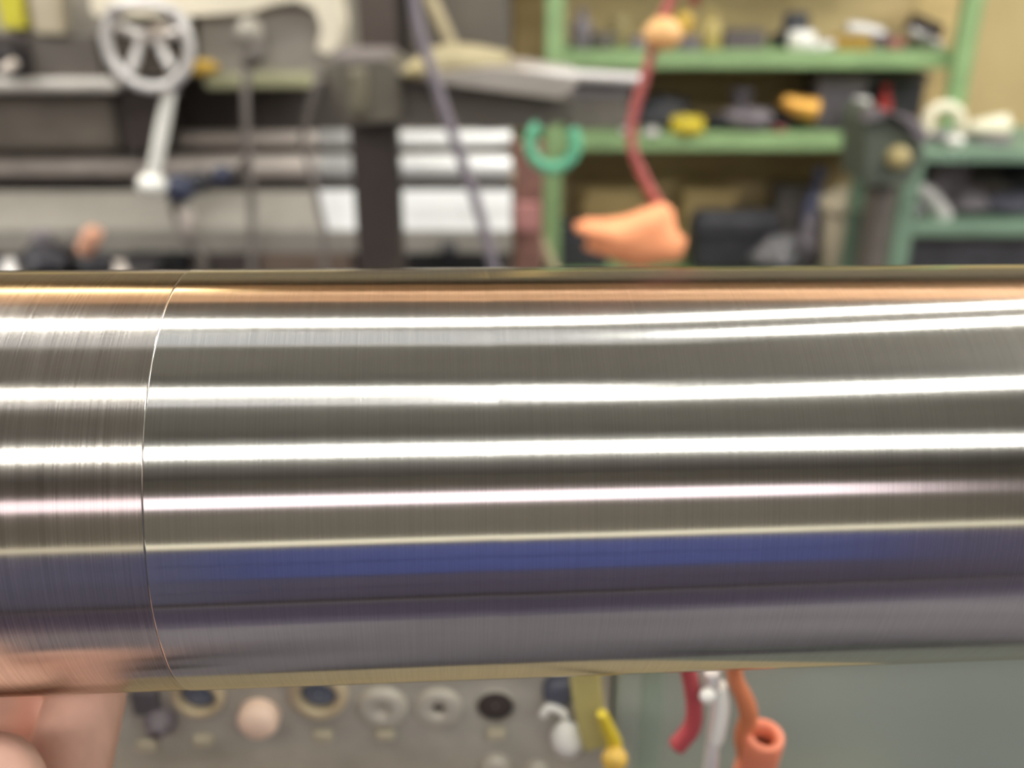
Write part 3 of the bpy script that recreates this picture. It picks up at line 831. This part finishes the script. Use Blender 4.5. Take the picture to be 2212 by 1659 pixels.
# red cord with amber bead and orange cloth
yc = 1.35
t = thing('pull_cord', 'red pull cord with amber toggle above the orange cloth', 'cord', P(1430, 445, yc))
part(MB().tube([Vector((X(1560, -500, yc), yc, ZC)), P(1530, -350, yc), P(1510, -240, yc), P(1485, -120, yc), P(1460, -30, yc), P(1424, 62, yc), P(1392, 170, yc), P(1368, 250, yc), P(1366, 320, yc), P(1392, 385, yc), P(1428, 450, yc), P(1440, 480, yc)], 0.0056), 'cord', M_redcord, t)
part(MB().ball(P(1432, 74, yc - 0.01), 0.0185, (1.15, 1, 0.95)), 'toggle', mat('amber_plastic', (240, 186, 122), 0.4, 0, 0.08, 30), t)
single(puff([(1240, 486), (1265, 474), (1310, 476), (1350, 470), (1390, 454), (1436, 440), (1452, 452), (1462, 500), (1484, 516), (1468, 560), (1430, 564), (1400, 574), (1376, 577), (1335, 564), (1300, 550), (1262, 534), (1276, 512), (1246, 500)], yc - 0.02, 0.035), 'cloth_bundle', M_orange, 'bright orange cloth bundle hanging on the red cord above the bar', 'cloth')

# ============================================================ wall cabinets
t = thing('control_cabinet', 'dark brown tall control cabinet behind the lathe', 'cabinet', (X(800, 100, 3.05), 3.2, 0))
a, b = P(735, 60, 3.05), P(872, 60, 3.05)
part(MB().box(((a.x + b.x) / 2, 3.2, 0.95), (b.x - a.x, 0.3, 1.9), None, 0.01), 'body', M_brown, t)
part(MB().box(((a.x + b.x) / 2, 3.04, 0.95), (b.x - a.x - 0.03, 0.02, 1.8), None, 0.004), 'door', mat('cabinet_door_brown', (84, 74, 68), 0.55, 0, 0.1, 5), t)
t = thing('locker', 'grey steel locker behind the tool arm', 'locker', (X(985, 100, 3.05), 3.2, 0))
a, b = P(878, 60, 3.05), P(1104, 60, 3.05)
part(MB().box(((a.x + b.x) / 2, 3.2, 0.95), (b.x - a.x, 0.3, 1.9), None, 0.01), 'body', M_dgrey, t)
part(MB().box(((a.x + b.x) / 2, 3.04, 0.95), (b.x - a.x - 0.03, 0.02, 1.8), None, 0.004), 'door', mat('locker_grey', (102, 95, 84), 0.55, 0, 0.1, 5), t)
la, lb = P(905, -60, 2.985), P(975, 95, 2.985)
lk = (lb.x - la.x) / (lb.z - la.z)
single(MB().tube([Vector((la.x + lk * (z_ - la.z), 2.985, z_)) for z_ in (1.75, 1.4, 1.0, 0.5, 0.02)], 0.0155), 'wood_lath', mat('pale_wood', (184, 170, 136), 0.7, 0, 0.1, 10), 'pale wooden lath leaning against the grey locker', 'lath')
a = P(1140, 450, 2.5)
t = thing('guard_post', 'rust red painted guard post at the right end of the lathe', 'post', (a.x, 2.36, 0))
part(MB().box((a.x, 2.36, Z(285, 2.5) / 2), (58 * sc(2.5), 0.06, Z(285, 2.5)), None, 0.006), 'column', M_rust, t)
part(MB().box((a.x, 2.36, 0.01), (0.16, 0.16, 0.02), None, 0.003), 'foot_plate', M_rust, t)
part(pix_box(1112, 440, 1166, 500, 2.31, 0.02, 0.004), 'reflector', mat('pink_reflector', (186, 130, 124), 0.5, 0, 0.1, 20), t)
a, b = P(1108, 60, 3.55), P(1176, 60, 3.55)
struct(MB().box(((a.x + b.x) / 2, YF - 0.06, 1.3), (b.x - a.x, 0.12, 2.6), None, 0.004).build('trim_1', M_ply))

# ============================================================== green shelf
YS = 3.05
sh = thing('green_shelf', 'green painted steel shelf unit with plywood back against the wall', 'shelf', (X(1620, 300, YS), YS + 0.2, 0))
S1, S1b = Z(112, YS), Z(150, YS)
S2, S2b = Z(292, YS), Z(328, YS)
S3 = Z(600, YS)
xl, xr = X(1196, 200, YS), X(2080, 100, YS)
for zt0, zb0, x0, x1 in ((S1, S1b, 1196, 2066), (S2, S2b, 1196, 2020), (S3, S3 - 0.05, 1196, 1980)):
    a, b = X(x0, 200, YS), X(x1, 200, YS)
    part(MB().box(((a + b) / 2, YS + 0.21, (zt0 + zb0) / 2), (b - a, 0.38, zt0 - zb0), None, 0.004), 'shelf_board', M_green, sh)
S0 = S1 + 0.42
part(MB().box(((xl + xr) / 2, YS + 0.21, S0), (xr - xl, 0.38, 0.045), None, 0.004), 'shelf_board', M_green, sh)
for Yp in (YS - 0.01,):
    part(MB().box((xl, Yp, 0.9), (0.055, 0.04, 1.8), None, 0.003), 'upright', M_green, sh)
    part(MB().box((xr, Yp, 0.9), (0.055, 0.04, 1.8), None, 0.003), 'upright', M_green, sh)
part(MB().box(((xl + xr) / 2, YS + 0.425, 0.95), (xr - xl - 0.02, 0.012, 1.66)), 'back_panel', M_plydark, sh)
part(pix_box(1978, -40, 2066, 112, YS + 0.28, 0.012, 0.002), 'divider_board', M_ply, sh)
part(pix_box(1954, 150, 2050, 292, YS + 0.24, 0.012, 0.002), 'divider_board', M_ply, sh)

Y1 = YS + 0.1
lathe_thing('oil_bottle', 1258, 18, 44, Y1, S1, BOTTLE, M_mauve, 'mauve grey bottle at the left end of the upper shelf', 'bottle')
lump_thing('iron_casting', 1306, 66, 66, Y1, S1, M_dgrey, 'dark iron casting beside the mauve bottle', 'casting', 11)
lathe_thing('small_can', 1338, 36, 44, Y1 + 0.12, S1, CAN, mat('khaki_tin', (150, 136, 92), 0.5, 0, 0.1, 20), 'khaki tin behind the dark casting', 'can')
lump_thing('work_rag', 1385, 78, 60, Y1, S1, M_mauve, 'mauve grey rag left of the red cord toggle', 'rag', 12)
lathe_thing('paint_can', 1478, 26, 46, Y1 + 0.05, S1, KNOB, M_ochre, 'ochre knob shaped jar right of the red cord', 'jar')
lathe_thing('spray_can', 1540, 24, 46, Y1, S1, BOTTLE, mat('straw_tin', (178, 160, 96), 0.5, 0, 0.08, 20), 'straw yellow spray can on the upper shelf', 'can')
box_thing('parts_box', 1488, 78, 40, Y1 - 0.03, S1, 0.08, M_mauve, 'small grey parts box in front of the ochre jar', 'box', 0.1)
box_thing('parts_box', 1602, 64, 84, Y1 + 0.05, S1, 0.12, mat('plum_grey_box', (92, 82, 84), 0.6, 0, 0.15, 14), 'plum grey parts box in the middle of the upper shelf', 'box', 0, M_dgrey)
lathe_thing('bearing_ring', 1722, 26, 100, Y1 + 0.1, S1, FLANGE, M_black, 'large black flanged bearing ring behind the white mug', 'bearing')
lathe_thing('white_mug', 1734, 68, 58, Y1 - 0.03, S1, MUG, M_white, 'bright white mug on the upper shelf', 'mug')
bar_thing('steel_spanner', [(1758, 104), (1790, 98), (1822, 102)], Y1 - 0.04, [0.013, 0.012, 0.015], M_silver, 'pale steel spanner lying right of the white mug', 'spanner')
box_thing('ochre_box', 1838, 78, 74, Y1 - 0.02, S1, 0.09, mat('mustard_card', (176, 142, 62), 0.7, 0, 0.08, 14), 'mustard yellow cardboard box on the upper shelf', 'box')
bar_thing('steel_tube', [(1830, 62), (1865, 64), (1905, 76)], Y1 + 0.06, 0.017, M_silver, 'short silver tube lying behind the mustard box', 'tube')
lathe_thing('red_jar', 1936, 84, 36, Y1 - 0.02, S1, CAN, mat('dusty_red', (152, 92, 84), 0.6, 0, 0.1, 20), 'dusty red jar on the upper shelf', 'jar')
box_thing('steel_block', 1905, 74, 46, Y1 + 0.05, S1, 0.07, M_mauve, 'small grey steel block left of the dusty red jar', 'block')
mbx = MB().box(P(1995, 62, Y1 + 0.02), (0.10, 0.06, 0.058), Matrix.Rotation(0.35, 3, 'Y'), 0.006)
single(mbx, 'magnet_block', mat('dark_chocolate', (52, 42, 36), 0.6, 0, 0.1, 14), 'dark brown tilted block stuck on the divider board', 'block')
bar_thing('flat_file', [(1964, 64), (1990, 78), (2032, 102)], Y1 - 0.02, [0.01, 0.015, 0.013], M_steel, 'grey flat file lying under the dark brown block', 'file')
lump_thing('iron_casting', 1980, 84, 60, Y1 + 0.02, S1, M_dgrey, 'dark iron casting under the grey file', 'casting', 17)

Y2 = YS + 0.1
box_thing('machine_vice', 1288, 186, 130, Y2 + 0.06, S2, 0.14, M_dgrey, 'dark grey vice behind the thin steel rod', 'vice', 0, M_mauve)
lump_thing('black_casting', 1430, 206, 150, Y2 + 0.08, S2, M_black, 'black humped casting behind the red cord', 'casting', 21)
lathe_thing('yellow_spool', 1486, 254, 72, Y2 - 0.05, S2, CAN, M_yellow, 'bright yellow low tub on the middle shelf', 'tub')
lathe_thing('steel_socket', 1356, 278, 30, Y2 - 0.07, S2, CAN, M_silver, 'small pale socket left of the red cord', 'socket')
lathe_thing('steel_socket', 1408, 276, 40, Y2 - 0.07, S2, STUD, M_silver, 'small stepped pale socket right of the red cord', 'socket')
lathe_thing('chuck_body', 1604, 190, 62, Y2 + 0.05, S2, STUD, M_mauve, 'mauve grey stepped chuck on the middle shelf', 'chuck')
lump_thing('grey_casting', 1618, 232, 110, Y2 - 0.02, S2, M_mauve, 'mauve grey rough casting in front of the stepped chuck', 'casting', 23)
lump_thing('black_casting', 1548, 244, 70, Y2, S2, M_oily, 'small black oily casting right of the yellow tub', 'casting', 24)
lathe_thing('red_plug', 1684, 272, 32, Y2 - 0.05, S2, KNOB, mat('faded_red', (150, 84, 80), 0.6, 0, 0.1, 20), 'small faded red knob on the middle shelf edge', 'knob')
bar_thing('brass_fitting', [(1690, 216), (1722, 230), (1762, 238)], Y2 - 0.03, [0.014, 0.026, 0.032], M_gold, 'golden brass fitting lying on the dark casting', 'fitting')
lump_thing('black_casting', 1715, 236, 130, Y2 + 0.03, S2, M_oily, 'black oily casting under the golden brass fitting', 'casting', 26)
box_thing('battery_case', 1806, 162, 104, Y2 + 0.06, S2, 0.16, mat('slate_case', (84, 79, 82), 0.6, 0, 0.12, 12), 'tall slate grey case on the middle shelf', 'case', 0, M_dgrey)
box_thing('black_case', 1930, 152, 120, Y2 + 0.14, S2, 0.12, M_black, 'black case behind the red bottle on the middle shelf', 'case', 0, M_dgrey)
lathe_thing('red_bottle', 1916, 184, 32, Y2 + 0.03, S2, BOTTLE, M_red, 'small red bottle in front of the black case', 'bottle')
bar_thing('white_tube', [(1862, 212), (1856, 250), (1846, 292)], Y2 - 0.07, [0.022, 0.027, 0.024], M_silver, 'pale silver tube standing tilted at the shelf front', 'tube')

# clutter standing on the lowest shelf
Y3 = YS + 0.1
for j, (x, top, w, m, lab, dz) in enumerate((
        (1258, 478, 110, M_black, 'black steel bin at the foot of the left green upright', 0.05),
        (1322, 402, 130, M_ply, 'plywood offcut box behind the orange cloth', 0.2),
        (1530, 404, 110, M_ply, 'plywood crate right of the orange cloth', 0.18),
        (1590, 455, 180, M_black, 'wide black bin right of the orange cloth', 0.02),
        (1720, 400, 90, M_dgrey, 'tall dark grey bin left of the beige drum', 0.14),
        (1900, 500, 60, M_black, 'black box right of the beige drum', -0.02),
        (1900, 420, 70, M_mauve, 'mauve grey box behind the beige drum', 0.16))):
    box_thing('storage_bin', x, top, w, Y3 + dz, S3, 0.12, m, lab, 'bin', 0, None if j % 2 else m)
lump_thing('steel_scrap', 1685, 512, 110, Y3 - 0.06, S3, mat('scrap_grey', (120, 118, 120), 0.4, 0.3, 0.2, 30), 'grey heap of steel scrap in front of the black bin', 'scrap', 31)
lump_thing('steel_scrap', 1752, 470, 50, Y3 - 0.04, S3, M_mauve, 'small upright piece of mauve grey scrap left of the beige drum', 'scrap', 32)
lathe_thing('blue_bottle', 1772, 360, 50, Y3 + 0.06, S3, BOTTLE, mat('slate_blue', (88, 92, 118), 0.5, 0, 0.1, 20), 'slate blue bottle behind the beige drum', 'bottle')
b0, w_, h_ = on(1834, 408, 108, Y3 - 0.03, S3)
t = thing('beige_drum', 'beige plastic drum with a wider lid on the lowest shelf', 'drum', b0)
part(MB().lathe([(w_ * 0.36, 0), (w_ * 0.4, h_ * 0.04), (w_ * 0.42, h_ * 0.72), (w_ * 0.4, h_ * 0.76)], b0), 'body', M_beige, t)
part(MB().lathe([(w_ * 0.5, h_ * 0.74), (w_ * 0.53, h_ * 0.78), (w_ * 0.5, h_ * 0.92), (w_ * 0.3, h_ * 0.94), (w_ * 0.26, h_)], b0), 'lid', M_beige, t)

# ================================================================ green bench
YB = 2.6
bn = thing('green_bench', 'green painted bench at the right edge', 'bench', (X(2200, 350, YB), YB + 0.25, 0))
B1, B1b = Z(326, YB), Z(352, YB)
B2, B2b = Z(488, YB), Z(514, YB)
x0, x1 = X(1962, 450, YB) - 0.025, X(2620, 340, YB)
part(MB().box(((x0 + x1) / 2, YB + 0.2, (B1 + B1b) / 2), (x1 - x0, 0.4, B1 - B1b), None, 0.004), 'bench_top', M_bgreen, bn)
part(MB().box(((x0 + x1) / 2 - 0.02, YB + 0.2, (B2 + B2b) / 2), (x1 - x0 - 0.02, 0.38, B2 - B2b), None, 0.004), 'lower_shelf', M_bgreen, bn)
for Yp in (YB + 0.02, YB + 0.38):
    for xx in (X(1962, 450, YB), x1 - 0.03):
        part(MB().box((xx, Yp, B1b / 2), (0.05, 0.04, B1b), None, 0.003), 'leg', M_bgreen, bn)
part(MB().box(((x0 + x1) / 2, YB + 0.395, (B2 + B1b) / 2), (x1 - x0 - 0.04, 0.01, B1b - B2)), 'back_panel', mat('dark_mauve_sheet', (98, 92, 94), 0.6, 0, 0.1, 6), bn)
# clutter on the bench
Yb = YB + 0.12
lathe_thing('white_bulb', 2066, 292, 38, YB + 0.03, B1, KNOB, M_white, 'small bright white bulb at the bench front edge', 'bulb')
bar_thing('pipe_bend', [(2008, 312), (2004, 262), (2020, 236), (2050, 232), (2072, 250), (2078, 290)], Yb + 0.06, 0.014, M_ivory, 'ivory plastic pipe bend on the bench', 'pipe')
single(puff([(2085, 280), (2100, 262), (2150, 250), (2178, 246), (2186, 270), (2176, 294), (2140, 296), (2105, 290)], Yb, 0.03), 'ivory_bottle', M_ivory, 'ivory squeeze bottle lying on the bench', 'bottle')
lathe_thing('bottle_rest', 2140, 290, 90, Yb + 0.02, B1, CAN, M_mauve, 'mauve grey dish under the ivory bottle', 'dish')
lump_thing('red_rag', 1966, 256, 58, YB + 0.12, B1 + 0.01, mat('dusty_coral', (206, 88, 74), 0.7, 0, 0.1, 20), 'coral red rag lying behind the green grinder', 'rag', 41)
lump_thing('grey_rag', 2040, 284, 60, Yb + 0.02, B1, M_mauve, 'mauve grey rag behind the white bulb', 'rag', 42)
# grinder standing left of the bench
gr = thing('pedestal_grinder', 'dark green pedestal machine left of the bench', 'machine', (X(1925, 340, 2.36), 2.46, 0))
part(pix_prism([(1868, 400), (1872, 262), (1890, 236), (1930, 246), (1978, 286), (1998, 330), (1990, 350), (1960, 400)], 2.36, 0.18), 'head', mat('dark_green_paint', (84, 90, 78), 0.55, 0, 0.15, 10), gr)
a, b = P(1900, 400, 2.41), P(1944, 400, 2.41)
part(MB().box(((a.x + b.x) / 2, 2.46, a.z / 2), (b.x - a.x, 0.1, a.z), None, 0.008), 'column', M_dgrey, gr)
part(MB().lathe([(0.026, 0), (0.028, 0.02), (0.02, 0.035), (0.006, 0.04)], P(1936, 338, 2.36), (0, -1, 0)), 'dial', mat('khaki_dial', (164, 148, 100), 0.5, 0, 0.1, 30), gr)['label'] = 'ochre round dial'
part(pix_prism([(1872, 262), (1890, 236), (1990, 262), (2010, 300), (1998, 312), (1930, 246)], 2.34, 0.06), 'guard', M_mauve, gr)
# clutter on the lower bench shelf
Yc = YB + 0.14
single(MB().tube([P(1984, 408, Yc - 0.05), P(2004, 418, Yc - 0.05), P(2022, 440, Yc - 0.05), P(2042, 470, Yc - 0.05)], [0.016, 0.019, 0.02, 0.021], 14), 'steel_elbow', M_silver, 'pale silver pipe elbow on the lower bench shelf', 'pipe')
for j, (x, top, w, m, lab, dz) in enumerate((
        (2062, 345, 90, M_mauve, 'mauve grey lump behind the silver elbow', 0.04),
        (2125, 368, 120, M_dgrey, 'dark grey lump in the middle of the lower bench shelf', 0.1),
        (2195, 356, 110, M_black, 'black lump at the right edge of the lower bench shelf', 0.12),
        (2105, 410, 80, M_mauve, 'low mauve grey lump at the front of the lower bench shelf', -0.03),
        (2180, 418, 100, mat('indigo_grey', (92, 90, 102), 0.6, 0, 0.15, 20), 'indigo grey lump at the front right of the lower bench shelf', -0.02))):
    lump_thing('scrap_casting', x, top, w, Yc + dz, B2, m, lab, 'casting', 50 + j, 0.6)
lathe_thing('cable_gland', 1978, 440, 40, YB + 0.05, B2, KNOB, M_mauve, 'mauve grey round gland beside the bench leg', 'gland')
t = thing('floor_crate', 'black crate on the floor under the green bench', 'crate', (X(2200, 560, YB), YB + 0.3, 0))
part(MB().box((X(2190, 560, YB), YB + 0.2, 0.385), (0.6, 0.34, 0.77), None, 0.01), 'body', M_black, t)
part(MB().box((X(2190, 560, YB), YB + 0.2, 0.78), (0.62, 0.36, 0.03), None, 0.004), 'rim', M_brown, t)

# ============================================== person steadying the bar's end
RS = 1.0
def Q(x, y, depth):
    """point at photo pixel (x, y) and distance depth along the view axis"""
    return CAM + FWD * depth + Vector((1, 0, 0)) * ((x - CX) / FPX * depth) - UP * ((y - CY) / FPX * depth)
def clear(p, r):
    """keep a finger joint outside the bar"""
    k = A0 + AX * (p - A0).dot(AX)
    d = p - k
    if d.length < RAD + r * 0.97:
        p = k + d.normalized() * (RAD + r * 0.97)
    return p
def capsules(mb, pts, rs, n=20):
    pts = [Vector(p) for p in pts]
    for i in range(len(pts) - 1):
        p, q_ = pts[i], pts[i + 1]
        d = q_ - p
        if d.length > 1e-5:
            mb.lathe([(rs[i], 0), (rs[i + 1], d.length)], p, d, n)
    for p, r in zip(pts, rs):
        mb.ball(p, r, (1, 1, 1), 12)
def remeshed(mb, name, m, parent, voxel, smooth):
    o = mb.build(name, m, parent)
    r = o.modifiers.new('remesh', 'REMESH')
    r.mode = 'VOXEL'; r.voxel_size = voxel; r.use_smooth_shade = True
    sm = o.modifiers.new('smooth', 'SMOOTH')
    sm.factor = 0.5; sm.iterations = smooth
    return o
PX, PY = -0.60, -0.08
person = thing('person', 'person in navy work clothes at the left, bare hand under the bar end', 'person', (PX, PY, 0))
b = MB()
wrist = Vector((-0.142, 0.058, 1.195)); elbow = Vector((-0.345, 0.01, 1.06)); shoul = Vector((PX + 0.06, PY + 0.19, 1.30))
# supporting hand: palm up, fingers curling up behind the bar
fingers = {
    'little': ([(128, 1735, 0.186), (188, 1500, 0.200), (205, 1330, 0.232), (212, 1215, 0.236)], [0.0086, 0.0081, 0.0074, 0.0066]),
    'ring': ([(-134, 1725, 0.186), (-24, 1488, 0.202), (30, 1290, 0.236), (34, 1140, 0.238)], [0.0095, 0.0090, 0.0082, 0.0072]),
    'middle': ([(-290, 1720, 0.186), (-230, 1490, 0.202), (-190, 1270, 0.238), (-180, 1100, 0.238)], [0.011, 0.0098, 0.0088, 0.0074]),
    'index': ([(-520, 1730, 0.184), (-470, 1500, 0.200), (-430, 1290, 0.234), (-410, 1140, 0.234)], [0.011, 0.0096, 0.0086, 0.0074]),
}
for nm, (pts, rs) in fingers.items():
    J = [clear(Q(*p), r) for p, r in zip(pts, rs)]
    capsules(b, J, rs)
    capsules(b, [J[0], (J[0] + wrist) / 2 + Vector((0, 0, -0.004)), wrist], [rs[0] + 0.001, 0.0135, 0.017])
capsules(b, [wrist + Vector((-0.012, 0.012, 0.006)), Q(-420, 1950, 0.150), Q(-220, 1790, 0.160), Q(-28, 1702, 0.168)], [0.016, 0.0155, 0.0118, 0.0098])
capsules(b, [clear(Q(20, 1690, 0.197), 0.008), clear(Q(62, 1560, 0.208), 0.008), clear(Q(84, 1470, 0.216), 0.008)], [0.008, 0.008, 0.007])
capsules(b, [wrist, wrist.lerp(elbow, 0.35), elbow, shoul], [0.024, 0.034, 0.038, 0.05])
# other arm hanging, hand at the thigh with five fingers
sh2 = Vector((PX, PY - 0.2, 1.32)); el2 = Vector((PX - 0.02, PY - 0.27, 1.04)); wr2 = Vector((PX + 0.05, PY - 0.26, 0.80))
capsules(b, [sh2, el2, wr2], [0.05, 0.038, 0.024])
pm = wr2 + Vector((0.015, 0.0, -0.085))
capsules(b, [wr2, pm], [0.02, 0.024])
for k in range(4):
    m0 = pm + Vector((-0.028 + 0.019 * k, 0.004, 0))
    L = (0.062, 0.078, 0.084, 0.074)[k]
    capsules(b, [wr2.lerp(m0, 0.4), m0, m0 + Vector((0.004, 0.006, -L * 0.5)), m0 + Vector((0.0, 0.018, -L))], [0.014, 0.0105, 0.009, 0.0075])
capsules(b, [wr2 + Vector((0.02, 0, -0.02)), pm + Vector((0.045, 0.01, 0.02)), pm + Vector((0.05, 0.018, -0.025))], [0.015, 0.012, 0.009])
# trunk, neck, head (facing along the bar, looking down at it)
capsules(b, [(PX, PY, 0.92), (PX, PY, 1.15), (PX, PY, 1.30), (PX + 0.01, PY, 1.40), (PX + 0.03, PY, 1.52)], [0.13, 0.12, 0.12, 0.062, 0.052])
capsules(b, [(PX, PY - 0.16, 1.33), (PX, PY, 1.36), (PX, PY + 0.16, 1.32)], [0.055, 0.07, 0.055])
hd = Vector((PX + 0.05, PY, 1.61))
b.ball(hd, 0.1, (0.98, 0.78, 1.1), 16)
b.ball(hd + Vector((0.035, 0, -0.055)), 0.06, (0.9, 0.85, 0.95), 12)
b.ball(hd + Vector((0.092, 0, -0.03)), 0.016, (1.2, 0.8, 1.2), 10)
capsules(b, [hd + Vector((0.09, 0, 0.005)), hd + Vector((0.106, 0, -0.03))], [0.009, 0.012])
for s_ in (-1, 1):
    b.ball(hd + Vector((0.0, s_ * 0.078, -0.012)), 0.026, (0.75, 0.4, 1.2), 10)
    b.ball(hd + Vector((0.082, s_ * 0.03, 0.022)), 0.018, (0.6, 1.2, 0.6), 10)
    capsules(b, [(PX, PY + s_ * 0.09, 0.90), (PX + 0.02, PY + s_ * 0.1, 0.49), (PX - 0.01, PY + s_ * 0.11, 0.09)], [0.085, 0.056, 0.042])
    capsules(b, [(PX - 0.03, PY + s_ * 0.11, 0.045), (PX + 0.13, PY + s_ * 0.12, 0.035)], [0.035, 0.028])
body = remeshed(b, 'body', M_skin, person, 0.0025, 4)
# clothes
c_ = MB()
capsules(c_, [wrist.lerp(elbow, 0.22), wrist.lerp(elbow, 0.5), elbow, shoul], [0.044, 0.047, 0.052, 0.068])
capsules(c_, [sh2, el2, el2.lerp(wr2, 0.9)], [0.068, 0.054, 0.04])
capsules(c_, [(PX, PY, 0.9), (PX, PY, 1.1), (PX, PY, 1.3)], [0.155, 0.15, 0.145])
capsules(c_, [(PX, PY - 0.17, 1.33), (PX, PY, 1.37), (PX, PY + 0.17, 1.32)], [0.068, 0.085, 0.068])
for s_ in (-1, 1):
    capsules(c_, [(PX, PY + s_ * 0.09, 0.90), (PX + 0.02, PY + s_ * 0.1, 0.49), (PX - 0.01, PY + s_ * 0.11, 0.12)], [0.11, 0.082, 0.07])
remeshed(c_, 'work_clothes', M_navy, person, 0.009, 4)
for s_ in (-1, 1):
    sh_ = MB()
    capsules(sh_, [(PX - 0.04, PY + s_ * 0.11, 0.052), (PX + 0.06, PY + s_ * 0.115, 0.05), (PX + 0.15, PY + s_ * 0.12, 0.046)], [0.05, 0.048, 0.044])
    sh_.box((PX + 0.05, PY + s_ * 0.115, 0.012), (0.28, 0.09, 0.024), None, 0.008)
    remeshed(sh_, 'shoe', M_shoe, person, 0.006, 3)
    e = MB().ball(hd + Vector((0.083, s_ * 0.031, 0.004)), 0.0125, (1, 1, 1), 10)
    part(e, 'eye', M_white, person)
    part(MB().ball(hd + Vector((0.0925, s_ * 0.031, 0.002)), 0.0052, (0.8, 1, 1), 8), 'iris', M_hair, person)
part(MB().ball(hd + Vector((0.084, 0, -0.068)), 0.012, (0.6, 1.9, 0.55), 10), 'lips', mat('lips', (186, 110, 100), 0.5, 0, 0.05, 40), person)
h_ = MB().ball(hd + Vector((-0.018, 0, 0.028)), 0.104, (0.98, 0.82, 0.98), 18)
remeshed(h_, 'hair', M_hair, person, 0.008, 2)
